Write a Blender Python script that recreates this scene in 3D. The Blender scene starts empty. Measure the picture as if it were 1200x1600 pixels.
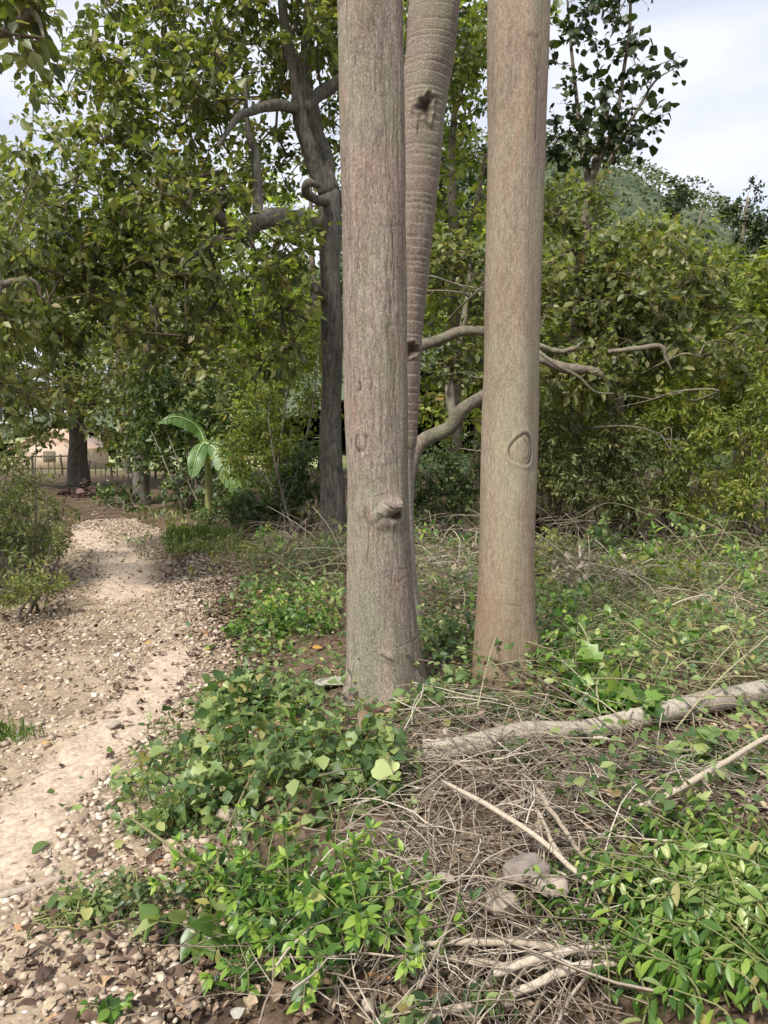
import bpy, math, random
import numpy as np
from mathutils import Matrix, Vector

# ------------------------------------------------------------------ camera, sky, sun, exposure
sc = bpy.context.scene
COL = sc.collection
rng = np.random.default_rng(7)
CAM_H, PITCH, FPX = 1.5, math.radians(6.0), 1209.0
cam = bpy.data.objects.new('camera', bpy.data.cameras.new('camera'))
COL.objects.link(cam)
cam.location = (0, 0, CAM_H)
cam.rotation_euler = (math.pi / 2 - PITCH, 0, 0)
cam.data.sensor_fit = 'HORIZONTAL'; cam.data.sensor_width = 36
cam.data.lens = 36 * FPX / 1200
cam.data.clip_start = 0.05; cam.data.clip_end = 2000
sc.camera = cam

SUN_EL, SUN_AZ = math.radians(50), math.radians(215)     # azimuth clockwise from +Y (north): behind the camera, left
world = bpy.data.worlds.new('World'); sc.world = world
world.use_nodes = True
nt = world.node_tree; nt.nodes.clear()
def N(t, typ, **kw):
    n = t.nodes.new(typ)
    for k, v in kw.items():
        setattr(n, k, v)
    return n
sky = N(nt, 'ShaderNodeTexSky', sky_type='NISHITA', sun_disc=False, sun_elevation=SUN_EL, sun_rotation=SUN_AZ)
tc = N(nt, 'ShaderNodeTexCoord')
mp = N(nt, 'ShaderNodeMapping'); mp.inputs['Scale'].default_value = (1, 1, 3.2)
nt.links.new(tc.outputs['Generated'], mp.inputs[0])
cn = N(nt, 'ShaderNodeTexNoise'); cn.inputs['Scale'].default_value = 2.1; cn.inputs['Detail'].default_value = 7; cn.inputs['Roughness'].default_value = .55
cn.inputs['Distortion'].default_value = .3
nt.links.new(mp.outputs[0], cn.inputs['Vector'])
cr = N(nt, 'ShaderNodeValToRGB')
cr.color_ramp.elements[0].position = .38; cr.color_ramp.elements[0].color = (3.75, 4.0, 4.7, 1)
cr.color_ramp.elements[1].position = .6; cr.color_ramp.elements[1].color = (5.2, 5.3, 5.65, 1)
nt.links.new(cn.outputs['Fac'], cr.inputs[0])
cm = N(nt, 'ShaderNodeMixRGB'); cm.inputs[0].default_value = .9
nt.links.new(sky.outputs[0], cm.inputs[1]); nt.links.new(cr.outputs[0], cm.inputs[2])
bg = N(nt, 'ShaderNodeBackground'); bg.inputs['Strength'].default_value = .10
nt.links.new(cm.outputs[0], bg.inputs['Color'])
wo = N(nt, 'ShaderNodeOutputWorld'); nt.links.new(bg.outputs[0], wo.inputs[0])

sun = bpy.data.objects.new('sun', bpy.data.lights.new('sun', 'SUN')); COL.objects.link(sun)
sun.data.energy = 2.6; sun.data.angle = math.radians(9); sun.data.color = (1, .95, .86)
sd = Vector((math.sin(SUN_AZ) * math.cos(SUN_EL), math.cos(SUN_AZ) * math.cos(SUN_EL), math.sin(SUN_EL)))
sun.rotation_euler = sd.to_track_quat('Z', 'Y').to_euler()
sc.view_settings.view_transform = 'Standard'; sc.view_settings.look = 'None'
sc.view_settings.gamma = 1; sc.view_settings.use_curve_mapping = False
sc.view_settings.exposure = 1.02

# ------------------------------------------------------------------ helpers: places
CP, SP = math.cos(PITCH), math.sin(PITCH)
def W(px, py, Y):
    """world point seen at photo pixel px,py at forward distance Y (metres)"""
    dx, dy = (px - 600) / FPX, (800 - py) / FPX
    d = np.array([dx, CP + dy * SP, -SP + dy * CP])
    return np.array([0, 0, CAM_H]) + d * (Y / d[1])
def sstep(a, b, x):
    t = np.clip((x - a) / (b - a), 0, 1); return t * t * (3 - 2 * t)
_w = np.random.default_rng(3)
_K = [(_w.uniform(-1, 1) * f, _w.uniform(-1, 1) * f, _w.uniform(0, 6.28), a) for f, a in
      [(.8, .03), (1.3, .025), (2.2, .018), (3.5, .012), (5, .009), (8, .006), (11, .005), (17, .003), (25, .0022), (33, .0018)] for _ in range(2)]
PATH = np.array([(-1.55, -2, .8), (-1.62, 1.2, .85), (-1.62, 2.2, .95), (-1.7, 3.0, .9), (-1.72, 4.2, .88), (-2.1, 5.5, .82), (-2.7, 7.2, .72), (-3.25, 9, .62),
                 (-3.8, 11, .6), (-4.6, 12.8, .4), (-7, 18, .4), (-9.2, 22.5, .4), (-10.5, 26, .4)])     # x, y, half width
_py = np.linspace(-2, 26, 200)
def path_c(y):
    return np.interp(y, PATH[:, 1], PATH[:, 0]), np.interp(y, PATH[:, 1], PATH[:, 2])
def H(x, y):
    x = np.asarray(x, float); y = np.asarray(y, float)
    z = np.zeros(np.broadcast(x, y).shape)
    near = 1 - .8 * sstep(12, 40, np.abs(y))
    for kx, ky, ph, a in _K:
        z = z + a * np.sin(kx * x + ky * y + ph) * near
    c, w = path_c(y)
    d = np.abs(x - c) / w
    z = z * (.35 + .65 * sstep(.6, 1.5, d))
    z = z + .09 * sstep(1.0, 2.2, (x - c) / w) * (1 - sstep(4.5, 9, y)) + .22 * sstep(1.1, 2.4, (c - x) / w) * (1 - sstep(12, 25, y))
    z = z - 1.5 * sstep(28, 46, y) + .1 * sstep(18, 26, y) * (1 - sstep(27, 34, y))
    z = z + 3.0 * sstep(6, 40, x) * sstep(12, 60, y)
    return z
def G(px, py):
    """the ground point seen at photo pixel px,py"""
    dx, dy = (px - 600) / FPX, (800 - py) / FPX
    d = np.array([dx, CP + dy * SP, -SP + dy * CP]); p0 = np.array([0, 0, CAM_H])
    t = .5
    for _ in range(4000):
        p = p0 + d * t
        if p[2] <= H(p[0], p[1]): break
        t += .01 + t * .002
    p[2] = float(H(p[0], p[1])); return p

# ------------------------------------------------------------------ helpers: meshes
class MB:
    def __init__(s): s.V = []; s.T = []; s.Q = []; s.n = 0; s.A = []
    def add(s, V, T=None, Q=None, A=None):
        V = np.asarray(V, float).reshape(-1, 3)
        if T is not None and len(T): s.T.append(np.asarray(T, int).reshape(-1, 3) + s.n)
        if Q is not None and len(Q): s.Q.append(np.asarray(Q, int).reshape(-1, 4) + s.n)
        s.A.append(np.zeros(len(V)) if A is None else A)
        s.V.append(V); s.n += len(V); return s
    def mesh(s, name, mat, smooth=True, origin=(0, 0, 0), attr=False):
        V = np.concatenate(s.V) - np.asarray(origin)
        T = np.concatenate(s.T) if s.T else np.zeros((0, 3), int)
        Q = np.concatenate(s.Q) if s.Q else np.zeros((0, 4), int)
        me = bpy.data.meshes.new(name)
        me.vertices.add(len(V)); me.vertices.foreach_set('co', V.astype(np.float32).ravel())
        L = np.concatenate([T.ravel(), Q.ravel()]).astype(np.int32)
        me.loops.add(len(L)); me.loops.foreach_set('vertex_index', L)
        me.polygons.add(len(T) + len(Q))
        st = np.concatenate([np.arange(len(T)) * 3, len(T) * 3 + np.arange(len(Q)) * 4]).astype(np.int32)
        me.polygons.foreach_set('loop_start', st)
        me.update(calc_edges=True)
        if smooth: me.polygons.foreach_set('use_smooth', np.ones(len(T) + len(Q), bool))
        if attr:
            a = me.attributes.new('scar', 'FLOAT', 'POINT'); a.data.foreach_set('value', np.concatenate(s.A).astype(np.float32))
        me.materials.append(mat); me.validate()
        return me
    def obj(s, name, mat, parent=None, smooth=True, loc=None, attr=False, kind=None):
        loc = np.zeros(3) if loc is None else np.asarray(loc, float)
        o = bpy.data.objects.new(name, s.mesh(name, mat, smooth, loc, attr))
        COL.objects.link(o)
        if parent is not None:
            o.parent = parent; o.location = loc - np.array(parent.location)
        else: o.location = loc
        if kind: o['kind'] = kind
        return o
def tag(o, label=None, cat=None, group=None, kind=None):
    if label: o['label'] = label
    if cat: o['category'] = cat
    if group: o['group'] = group
    if kind: o['kind'] = kind
    return o
def thing(name, loc, label, cat, group=None):
    o = bpy.data.objects.new(name, None); COL.objects.link(o); o.location = tuple(map(float, loc)); o.empty_display_size = .1
    return tag(o, label, cat, group)
def inst(name, me, M, parent=None):
    o = bpy.data.objects.new(name, me); COL.objects.link(o)
    if parent is not None:
        o.parent = parent; M = M.copy(); M[:3, 3] -= np.array(parent.location)
    o.matrix_local = Matrix(M.tolist())
    return o
def nrm(v):
    v = np.asarray(v, float); return v / np.maximum(np.linalg.norm(v, axis=-1, keepdims=True), 1e-9)
def tube(P, R, n=6, cap=True):
    P = np.asarray(P, float); R = np.broadcast_to(np.asarray(R, float), (len(P),)); m = len(P)
    T = nrm(np.gradient(P, axis=0))
    a = np.array([0, 0, 1.]) if abs(T[0, 2]) < .8 else np.array([1., 0, 0])
    U = np.zeros_like(P); u = nrm(np.cross(T[0], a))
    for i in range(m):
        u = nrm(u - T[i] * np.dot(u, T[i])); U[i] = u
    B = np.cross(T, U)
    th = np.arange(n) * 2 * math.pi / n
    V = (P[:, None] + R[:, None, None] * (np.cos(th)[None, :, None] * U[:, None] + np.sin(th)[None, :, None] * B[:, None])).reshape(-1, 3)
    i = np.arange(m - 1)[:, None] * n; j = np.arange(n)[None]; k = (j + 1) % n
    Q = np.stack([i + j, i + k, i + n + k, i + n + j], -1).reshape(-1, 4)
    Tn = None
    if cap:
        V = np.vstack([V, P[0], P[-1]]); c0, c1 = m * n, m * n + 1
        j = np.arange(n); k = (j + 1) % n
        Tn = np.concatenate([np.stack([np.full(n, c0), k, j], -1), np.stack([np.full(n, c1), (m - 1) * n + j, (m - 1) * n + k], -1)])
    return V, Tn, Q
def smooth_pts(P, n):
    """Catmull-Rom through the points (any number of columns)"""
    P = np.asarray(P, float); m = len(P)
    if m < 3:
        t = np.linspace(0, 1, n)[:, None]; return P[0] * (1 - t) + P[-1] * t
    E = np.vstack([2 * P[0] - P[1], P, 2 * P[-1] - P[-2]])
    t = np.linspace(0, m - 1 - 1e-6, n); i = t.astype(int); f = (t - i)[:, None]
    a, b, c, d = E[i], E[i + 1], E[i + 2], E[i + 3]
    return .5 * (2 * b + (c - a) * f + (2 * a - 5 * b + 4 * c - d) * f ** 2 + (3 * b - a - 3 * c + d) * f ** 3)
def bump1(n, k=4, r=None):
    r = r or rng
    x = np.linspace(0, 1, n); y = np.zeros(n)
    for i in range(1, k + 1): y += r.normal() / i * np.sin(6.28 * (i * x + r.random()))
    return y
def limb(P, R, n=8, seg=14, wob=.15, cap=True):
    """a knobbly branch through P (points) with radii R"""
    C = smooth_pts(np.column_stack([P, np.broadcast_to(np.asarray(R, float), (len(P),))]), seg)
    pts, rad = C[:, :3].copy(), np.abs(C[:, 3])
    for a in range(3): pts[1:-1, a] += bump1(seg, 5)[1:-1] * rad[1:-1] * wob
    rad = rad * (1 + .06 * bump1(seg, 6))
    return tube(pts, np.maximum(rad, .0008), n, cap)

# leaf shapes: local Y = length 0..1, X = width, Z = normal
def leaf_shape(kind, fine=False):
    prof = dict(lance=[(0, .02), (.18, .11), (.42, .17), (.7, .12), (.88, .05), (1, 0)],
                oval=[(0, .02), (.15, .18), (.4, .29), (.65, .26), (.86, .13), (1, 0)],
                heart=[(0, .02), (-.06, .22), (.12, .42), (.38, .42), (.7, .22), (1, 0)],
                lobed=[(0, .02), (-.04, .3), (.2, .5), (.3, .3), (.55, .42), (.65, .2), (1, 0)],
                round=[(0, .03), (.1, .3), (.35, .46), (.65, .44), (.88, .25), (1, 0)],
                dry=[(0, .02), (.2, .16), (.45, .24), (.75, .2), (1, .03)])[kind]
    if not fine:
        wmax = max(p[1] for p in prof); ym = .38
        V = [(0, 0, 0), (wmax, ym, .25 * wmax), (0, ym + .05, 0), (-wmax, ym, .25 * wmax), (0, 1, -.08), (wmax * .65, .75, .1 * wmax), (-wmax * .65, .75, .1 * wmax)]
        F = [(0, 1, 2), (0, 2, 3), (1, 5, 2), (2, 6, 3), (5, 4, 2), (6, 2, 4)]
        return np.array(V, float), np.array(F)
    V = []; F = []
    for y, w in prof:
        curve = -.16 * max(y, 0) ** 2
        yy = y if w > .021 or y != 0 else 0
        V += [(-w, yy, .32 * w + curve), (0, max(y, 0) if y >= 0 else .03, curve), (w, yy, .32 * w + curve)]
    for i in range(len(prof) - 1):
        for c in range(2):
            a = i * 3 + c; F += [(a, a + 1, a + 4), (a, a + 4, a + 3)]
    return np.array(V, float), np.array(F)
SH = {}
def shape(kind, fine=False):
    if (kind, fine) not in SH: SH[kind, fine] = leaf_shape(kind, fine)
    return SH[kind, fine]
def frames(D, U):
    D = nrm(D); X = nrm(np.cross(D, U)); Z = np.cross(X, D); return X, D, Z
def leaves(mb, kind, P, D, U, S, wide=1.0, fine=False):
    V, F = shape(kind, fine); P = np.asarray(P, float); n = len(P)
    if n == 0: return
    S = np.broadcast_to(np.asarray(S, float), (n,)); X, Y, Z = frames(D, U)
    A = (V[None, :, 0, None] * wide * X[:, None] + V[None, :, 1, None] * Y[:, None] + V[None, :, 2, None] * Z[:, None]) * S[:, None, None] + P[:, None]
    mb.add(A.reshape(-1, 3), T=(F[None] + (np.arange(n) * len(V))[:, None, None]).reshape(-1, 3))
def leaf_mats(P, D, U, S, wide=1.0):
    n = len(P); X, Y, Z = frames(D, U); S = np.broadcast_to(np.asarray(S, float), (n,))
    M = np.tile(np.eye(4), (n, 1, 1))
    M[:, :3, 0] = X * (S * wide)[:, None]; M[:, :3, 1] = Y * S[:, None]; M[:, :3, 2] = Z * S[:, None]; M[:, :3, 3] = P
    return M
LM = {}
def leaf_mesh(kind, mat):
    k = (kind, mat.name)
    if k not in LM:
        V, F = shape(kind, True); LM[k] = MB().add(V, T=F).mesh('leaf', mat)
    return LM[k]

# ------------------------------------------------------------------ materials
def mat_new(name):
    m = bpy.data.materials.new(name); m.use_nodes = True; m.node_tree.nodes.clear(); return m, m.node_tree
def ramp(t, fac, stops, interp='LINEAR'):
    r = N(t, 'ShaderNodeValToRGB'); r.color_ramp.interpolation = interp; e = r.color_ramp.elements
    while len(e) < len(stops): e.new(.5)
    for i, (p, c) in enumerate(stops): e[i].position = p; e[i].color = (*c, 1)
    if fac is not None: t.links.new(fac, r.inputs[0])
    return r.outputs[0]
def noise(t, vec, scale, detail=3, rough=.55, dist=0, sc3=None):
    if sc3 is not None:
        m = N(t, 'ShaderNodeMapping'); m.inputs['Scale'].default_value = sc3; t.links.new(vec, m.inputs[0]); vec = m.outputs[0]
    n = N(t, 'ShaderNodeTexNoise'); n.inputs['Scale'].default_value = scale; n.inputs['Detail'].default_value = detail
    n.inputs['Roughness'].default_value = rough; n.inputs['Distortion'].default_value = dist
    t.links.new(vec, n.inputs['Vector']); return n.outputs['Fac']
def mixc(t, fac, a, b, mode='MIX'):
    m = N(t, 'ShaderNodeMixRGB', blend_type=mode)
    for i, v in ((0, fac), (1, a), (2, b)):
        if isinstance(v, (int, float)): m.inputs[i].default_value = v
        elif isinstance(v, tuple): m.inputs[i].default_value = (*v, 1)
        else: t.links.new(v, m.inputs[i])
    return m.outputs[0]
def mth(t, op, a, b=0.):
    m = N(t, 'ShaderNodeMath', operation=op)
    for i, v in ((0, a), (1, b)):
        if isinstance(v, (int, float)): m.inputs[i].default_value = v
        else: t.links.new(v, m.inputs[i])
    return m.outputs[0]
def finish(t, col, rough=.85, bump=None, bstr=.3, bdist=.01, spec=.3):
    p = N(t, 'ShaderNodeBsdfPrincipled'); p.inputs['Roughness'].default_value = rough; p.inputs['Specular IOR Level'].default_value = spec
    if isinstance(col, tuple): p.inputs['Base Color'].default_value = (*col, 1)
    else: t.links.new(col, p.inputs['Base Color'])
    if bump is not None:
        b = N(t, 'ShaderNodeBump'); b.inputs['Strength'].default_value = bstr; b.inputs['Distance'].default_value = bdist
        t.links.new(bump, b.inputs['Height']); t.links.new(b.outputs[0], p.inputs['Normal'])
    o = N(t, 'ShaderNodeOutputMaterial'); t.links.new(p.outputs[0], o.inputs[0]); return p
def vary(t):
    g = N(t, 'ShaderNodeNewGeometry'); i = N(t, 'ShaderNodeObjectInfo')
    s = mth(t, 'ADD', g.outputs['Random Per Island'], i.outputs['Random'])
    return mth(t, 'FRACT', s)
def m_leaf(name, stops, trans=.35, rough=.42, clump=.6, spec=.5):
    """foliage: colour by leaf, drifting a little by place"""
    m, t = mat_new(name); v = vary(t)
    c = ramp(t, v, stops)
    g = N(t, 'ShaderNodeNewGeometry')
    n = noise(t, g.outputs['Position'], 1.1, 2)
    c2 = mixc(t, clump, c, ramp(t, n, [(.35, (.55, .62, .6)), (.65, (1.35, 1.3, 1.0))]), 'MULTIPLY')
    p = N(t, 'ShaderNodeBsdfPrincipled'); p.inputs['Roughness'].default_value = rough; p.inputs['Specular IOR Level'].default_value = spec
    t.links.new(c2, p.inputs['Base Color'])
    tr = N(t, 'ShaderNodeBsdfTranslucent')
    t.links.new(mixc(t, 1., c2, (1.35, 1.5, .6), 'MULTIPLY'), tr.inputs[0])
    mx = N(t, 'ShaderNodeMixShader'); mx.inputs[0].default_value = trans
    t.links.new(p.outputs[0], mx.inputs[1]); t.links.new(tr.outputs[0], mx.inputs[2])
    o = N(t, 'ShaderNodeOutputMaterial'); t.links.new(mx.outputs[0], o.inputs[0]); return m
def m_vary(name, stops, rough=.9, bscale=60, bstr=.3, nz=.5):
    m, t = mat_new(name); v = vary(t); c = ramp(t, v, stops); g = N(t, 'ShaderNodeNewGeometry')
    n = noise(t, g.outputs['Position'], bscale, 4)
    c = mixc(t, nz, c, ramp(t, n, [(.3, (.55, .55, .55)), (.7, (1.35, 1.35, 1.35))]), 'MULTIPLY')
    finish(t, c, rough, n, bstr, .004); return m
def m_bark(name, dark, light, green=(.2, .22, .13), pink=(.34, .2, .15), gamt=.35, pamt=.3, fleck=.5, zs=.09, scale=38, bstr=.7, low=None, flk=(.55, .5, .43)):
    m, t = mat_new(name); g = N(t, 'ShaderNodeNewGeometry'); P = g.outputs['Position']
    fis = noise(t, P, scale, 5, .65, .3, (1, 1, zs)); fin = noise(t, P, 170, 5, .72, .3, (1, 1, .45))
    c = ramp(t, fis, [(.36, dark), (.52, tuple((a + b) / 2 for a, b in zip(dark, light))), (.66, light)])
    big = noise(t, P, 3.2, 3, .6, .5, (1, 1, .35))
    c = mixc(t, mth(t, 'MULTIPLY', ramp(t, big, [(.5, (0, 0, 0)), (.62, (1, 1, 1))]), gamt), c, green)
    big2 = noise(t, P, 4.1, 4, .6, .7, (1.3, 1, .5))
    c = mixc(t, mth(t, 'MULTIPLY', ramp(t, big2, [(.5, (0, 0, 0)), (.68, (1, 1, 1))]), pamt), c, pink)
    st = noise(t, P, 1.6, 5, .65, .8, (1.5, 1.5, .45)); c = mixc(t, .8, c, ramp(t, st, [(.35, (.68, .66, .64)), (.5, (1, 1, 1)), (.68, (1.2, 1.2, 1.18))]), 'MULTIPLY')
    li = noise(t, P, 11, 5, .7, .6, (1, 1, .6)); c = mixc(t, mth(t, 'MULTIPLY', ramp(t, li, [(.6, (0, 0, 0)), (.66, (1, 1, 1))]), .4), c, tuple(min(1, v * 1.25) for v in green))
    c = mixc(t, .7, c, ramp(t, fin, [(.32, (.48, .46, .44)), (.5, (.97, .97, .97)), (.66, (1.5, 1.48, 1.45))]), 'MULTIPLY')
    fl = noise(t, P, 190, 4, .65, .5, (1, 1, .5))
    c = mixc(t, mth(t, 'MULTIPLY', ramp(t, fl, [(.54, (0, 0, 0)), (.61, (1, 1, 1))]), fleck), c, flk)
    if low:
        s = N(t, 'ShaderNodeSeparateXYZ'); t.links.new(P, s.inputs[0])
        f = N(t, 'ShaderNodeMapRange'); f.inputs[1].default_value = 0; f.inputs[2].default_value = 1.3; f.inputs[3].default_value = .75; f.inputs[4].default_value = 0
        t.links.new(s.outputs[2], f.inputs[0]); c = mixc(t, mth(t, 'MULTIPLY', f.outputs[0], ramp(t, big2, [(.3, (.4, .4, .4)), (.6, (1, 1, 1))])), c, low)
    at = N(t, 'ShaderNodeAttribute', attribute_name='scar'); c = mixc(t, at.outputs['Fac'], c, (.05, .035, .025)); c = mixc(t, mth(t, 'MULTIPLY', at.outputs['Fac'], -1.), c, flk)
    h = mth(t, 'ADD', mth(t, 'MULTIPLY', fis, 1.), mth(t, 'MULTIPLY', fin, .5))
    finish(t, c, .9, h, bstr, .012, .2); return m

MAT = {}
MAT['bark_a'] = m_bark('bark_greybrown', (.16, .125, .1), (.335, .28, .23), gamt=.38, pamt=.38, fleck=.55, flk=(.5, .46, .4), scale=70, zs=.22, bstr=.7)
MAT['bark_b'] = m_bark('bark_tan', (.21, .165, .12), (.335, .275, .21), green=(.27, .265, .175), pink=(.29, .19, .14), gamt=.5, pamt=.45, fleck=.45, scale=75, zs=.28, bstr=.35, low=(.2, .125, .065), flk=(.42, .36, .28))
MAT['bark_dark'] = m_bark('bark_dark', (.065, .058, .048), (.25, .225, .185), green=(.09, .1, .06), pink=(.2, .15, .12), gamt=.3, pamt=.25, fleck=.35, scale=30, zs=.25, bstr=1., flk=(.3, .29, .27))
MAT['bark_mid'] = m_bark('bark_mid', (.09, .075, .055), (.24, .2, .16), gamt=.3, pamt=.2, fleck=.3, scale=30, zs=.3)
MAT['bark_pale'] = m_bark('bark_pale', (.3, .265, .21), (.54, .48, .39), gamt=.15, pamt=.3, fleck=.5, scale=25, zs=.9, bstr=.5, pink=(.3, .27, .22))
MAT['bark_limb'] = m_bark('bark_limb', (.1, .085, .065), (.24, .21, .16), green=(.14, .16, .08), gamt=.5, pamt=.2, fleck=.3, scale=25, zs=.9)
MAT['twigbark'] = m_vary('twigbark', [(0, (.09, .07, .05)), (1, (.2, .16, .12))])
MAT['deadwood'] = m_vary('deadwood', [(0, (.3, .24, .18)), (.5, (.42, .35, .27)), (1, (.52, .45, .36))], bscale=90)
MAT['drytwig'] = m_vary('drytwig', [(0, (.11, .08, .06)), (.4, (.25, .2, .15)), (.75, (.4, .335, .26)), (1, (.56, .5, .41))])
MAT['strawstem'] = m_vary('strawstem', [(0, (.13, .11, .055)), (.5, (.25, .22, .12)), (1, (.42, .38, .24))])
MAT['deadleaf'] = m_vary('deadleaf', [(0, (.05, .03, .022)), (.3, (.125, .078, .052)), (.6, (.22, .15, .105)), (.85, (.36, .27, .19)), (.96, (.46, .38, .24)), (1, (.36, .16, .06))], rough=.75, bscale=55, bstr=.5, nz=.85)
MAT['stone'] = m_vary('stone', [(0, (.2, .14, .105)), (.3, (.33, .25, .185)), (.65, (.45, .36, .27)), (.9, (.56, .47, .37)), (1, (.68, .6, .5))], bscale=45)
MAT['rock'] = m_vary('rock', [(0, (.34, .28, .22)), (1, (.42, .35, .28))], bscale=25, bstr=.7, nz=.8)
MAT['rock_orange'] = m_vary('rock_orange', [(0, (.52, .34, .2)), (1, (.52, .34, .2))], bscale=30)
MAT['rock_white'] = m_vary('rock_white', [(0, (.36, .34, .29)), (1, (.4, .37, .32))], bscale=30)
MAT['greenstem'] = m_vary('greenstem', [(0, (.1, .13, .04)), (1, (.24, .24, .1))])
MAT['leaf_oak'] = m_leaf('leaf_oak', [(0, (.055, .08, .028)), (.3, (.115, .145, .045)), (.65, (.2, .225, .07)), (.88, (.3, .32, .115)), (.96, (.38, .37, .18)), (1, (.32, .22, .1))], .45)
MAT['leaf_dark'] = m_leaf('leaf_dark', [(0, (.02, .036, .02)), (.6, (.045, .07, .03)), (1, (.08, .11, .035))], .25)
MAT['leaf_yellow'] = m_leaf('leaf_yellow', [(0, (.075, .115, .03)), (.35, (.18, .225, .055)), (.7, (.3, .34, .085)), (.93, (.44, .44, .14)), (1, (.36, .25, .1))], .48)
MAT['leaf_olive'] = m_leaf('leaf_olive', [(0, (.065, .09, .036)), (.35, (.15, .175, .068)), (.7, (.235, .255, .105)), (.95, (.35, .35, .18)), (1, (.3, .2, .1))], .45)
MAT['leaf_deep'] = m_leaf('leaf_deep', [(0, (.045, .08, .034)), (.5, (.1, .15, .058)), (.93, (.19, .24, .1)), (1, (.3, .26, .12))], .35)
MAT['leaf_bright'] = m_leaf('leaf_bright', [(0, (.045, .105, .022)), (.5, (.1, .2, .04)), (.82, (.2, .33, .06)), (.97, (.36, .48, .09)), (1, (.4, .34, .12))], .4, .4, .3)
MAT['leaf_vine'] = m_leaf('leaf_vine', [(0, (.05, .1, .035)), (.4, (.12, .19, .065)), (.75, (.21, .29, .1)), (.93, (.36, .42, .17)), (.98, (.38, .34, .13)), (1, (.22, .13, .07))], .35, .45, .4)
MAT['leaf_cut'] = m_leaf('leaf_cut', [(0, (.05, .11, .025)), (.45, (.12, .21, .045)), (.75, (.23, .33, .09)), (.95, (.42, .47, .22)), (1, (.34, .28, .13))], .35, .35, .4)
MAT['leaf_sunglow'] = m_leaf('leaf_sunglow', [(0, (.15, .22, .05)), (.5, (.3, .38, .08)), (1, (.46, .5, .16))], .5)  # sunlit glow of the far tree put into a lighter leaf colour
MAT['leaf_lime'] = m_leaf('leaf_lime', [(0, (.15, .28, .05)), (.5, (.25, .39, .065)), (1, (.4, .5, .1))], .4, .4, .2, .4)
MAT['leaf_pale'] = m_leaf('leaf_pale', [(0, (.4, .47, .16)), (1, (.52, .58, .26))], .3, .5, .1)
MAT['leaf_banana'] = m_leaf('leaf_banana', [(0, (.1, .19, .06)), (1, (.17, .29, .09))], .4, .4, .3)
MAT['leaf_hill_hazed'] = m_leaf('leaf_hill_hazed', [(0, (.075, .1, .065)), (.6, (.13, .155, .09)), (1, (.19, .205, .12))], .2, .8, .7, .1)  # distance haze put into the colour as duller grey-greens
MAT['grass'] = m_leaf('grass', [(0, (.1, .16, .045)), (.6, (.18, .27, .075)), (1, (.32, .36, .14))], .35, .5, .4)

def m_ground():
    m, t = mat_new('soil_and_litter'); g = N(t, 'ShaderNodeNewGeometry'); P = g.outputs['Position']
    a = noise(t, P, 2.2, 5); b = noise(t, P, 14, 5, .7)
    c = ramp(t, a, [(.35, (.06, .042, .03)), (.6, (.13, .095, .066))])
    c = mixc(t, .8, c, ramp(t, b, [(.3, (.5, .48, .46)), (.7, (1.6, 1.5, 1.4))]), 'MULTIPLY')
    v = N(t, 'ShaderNodeTexVoronoi'); v.inputs['Scale'].default_value = 38; t.links.new(P, v.inputs['Vector'])
    c = mixc(t, ramp(t, v.outputs['Color'], [(.62, (0, 0, 0)), (.72, (.6, .6, .6))]), c, (.22, .16, .115))
    s = N(t, 'ShaderNodeSeparateXYZ'); t.links.new(P, s.inputs[0])
    far = N(t, 'ShaderNodeMapRange'); far.inputs[1].default_value = 24; far.inputs[2].default_value = 34; t.links.new(s.outputs[1], far.inputs[0])
    fld = ramp(t, noise(t, P, .35, 4), [(.4, (.2, .24, .08)), (.6, (.42, .4, .22))])
    lft = N(t, 'ShaderNodeMapRange'); lft.inputs[1].default_value = -6; lft.inputs[2].default_value = -2; lft.inputs[3].default_value = 1; lft.inputs[4].default_value = 0; t.links.new(s.outputs[0], lft.inputs[0])
    c = mixc(t, far.outputs[0], c, mixc(t, lft.outputs[0], (.045, .065, .025), fld))
    finish(t, c, .95, b, .6, .03, .15); return m
def m_path():
    m, t = mat_new('sandy_gravel'); g = N(t, 'ShaderNodeNewGeometry'); P = g.outputs['Position']
    a = noise(t, P, 1.7, 5, .6, .4); b = noise(t, P, 22, 6, .75)
    at = N(t, 'ShaderNodeAttribute', attribute_name='scar'); sand = mth(t, 'ADD', at.outputs['Fac'], mth(t, 'MULTIPLY', mth(t, 'SUBTRACT', noise(t, P, 9, 5, .7), .5), 1.6))
    c = ramp(t, a, [(.36, (.2, .155, .105)), (.5, (.33, .265, .185)), (.62, (.45, .37, .26))])
    c = mixc(t, ramp(t, sand, [(.3, (0, 0, 0)), (.8, (1, 1, 1))]), c, (.56, .455, .36))
    v = N(t, 'ShaderNodeTexVoronoi'); v.inputs['Scale'].default_value = 46; t.links.new(P, v.inputs['Vector'])
    c = mixc(t, ramp(t, v.outputs['Color'], [(.5, (0, 0, 0)), (.7, (.55, .55, .55))]), c, (.38, .28, .2))
    c = mixc(t, .7, c, ramp(t, b, [(.32, (.58, .55, .52)), (.66, (1.25, 1.22, 1.2))]), 'MULTIPLY')
    h = mth(t, 'ADD', b, mth(t, 'MULTIPLY', v.outputs['Distance'], -.5))
    finish(t, c, .95, h, .7, .012, .15); return m
MAT['ground'] = m_ground(); MAT['path'] = m_path()

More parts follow.
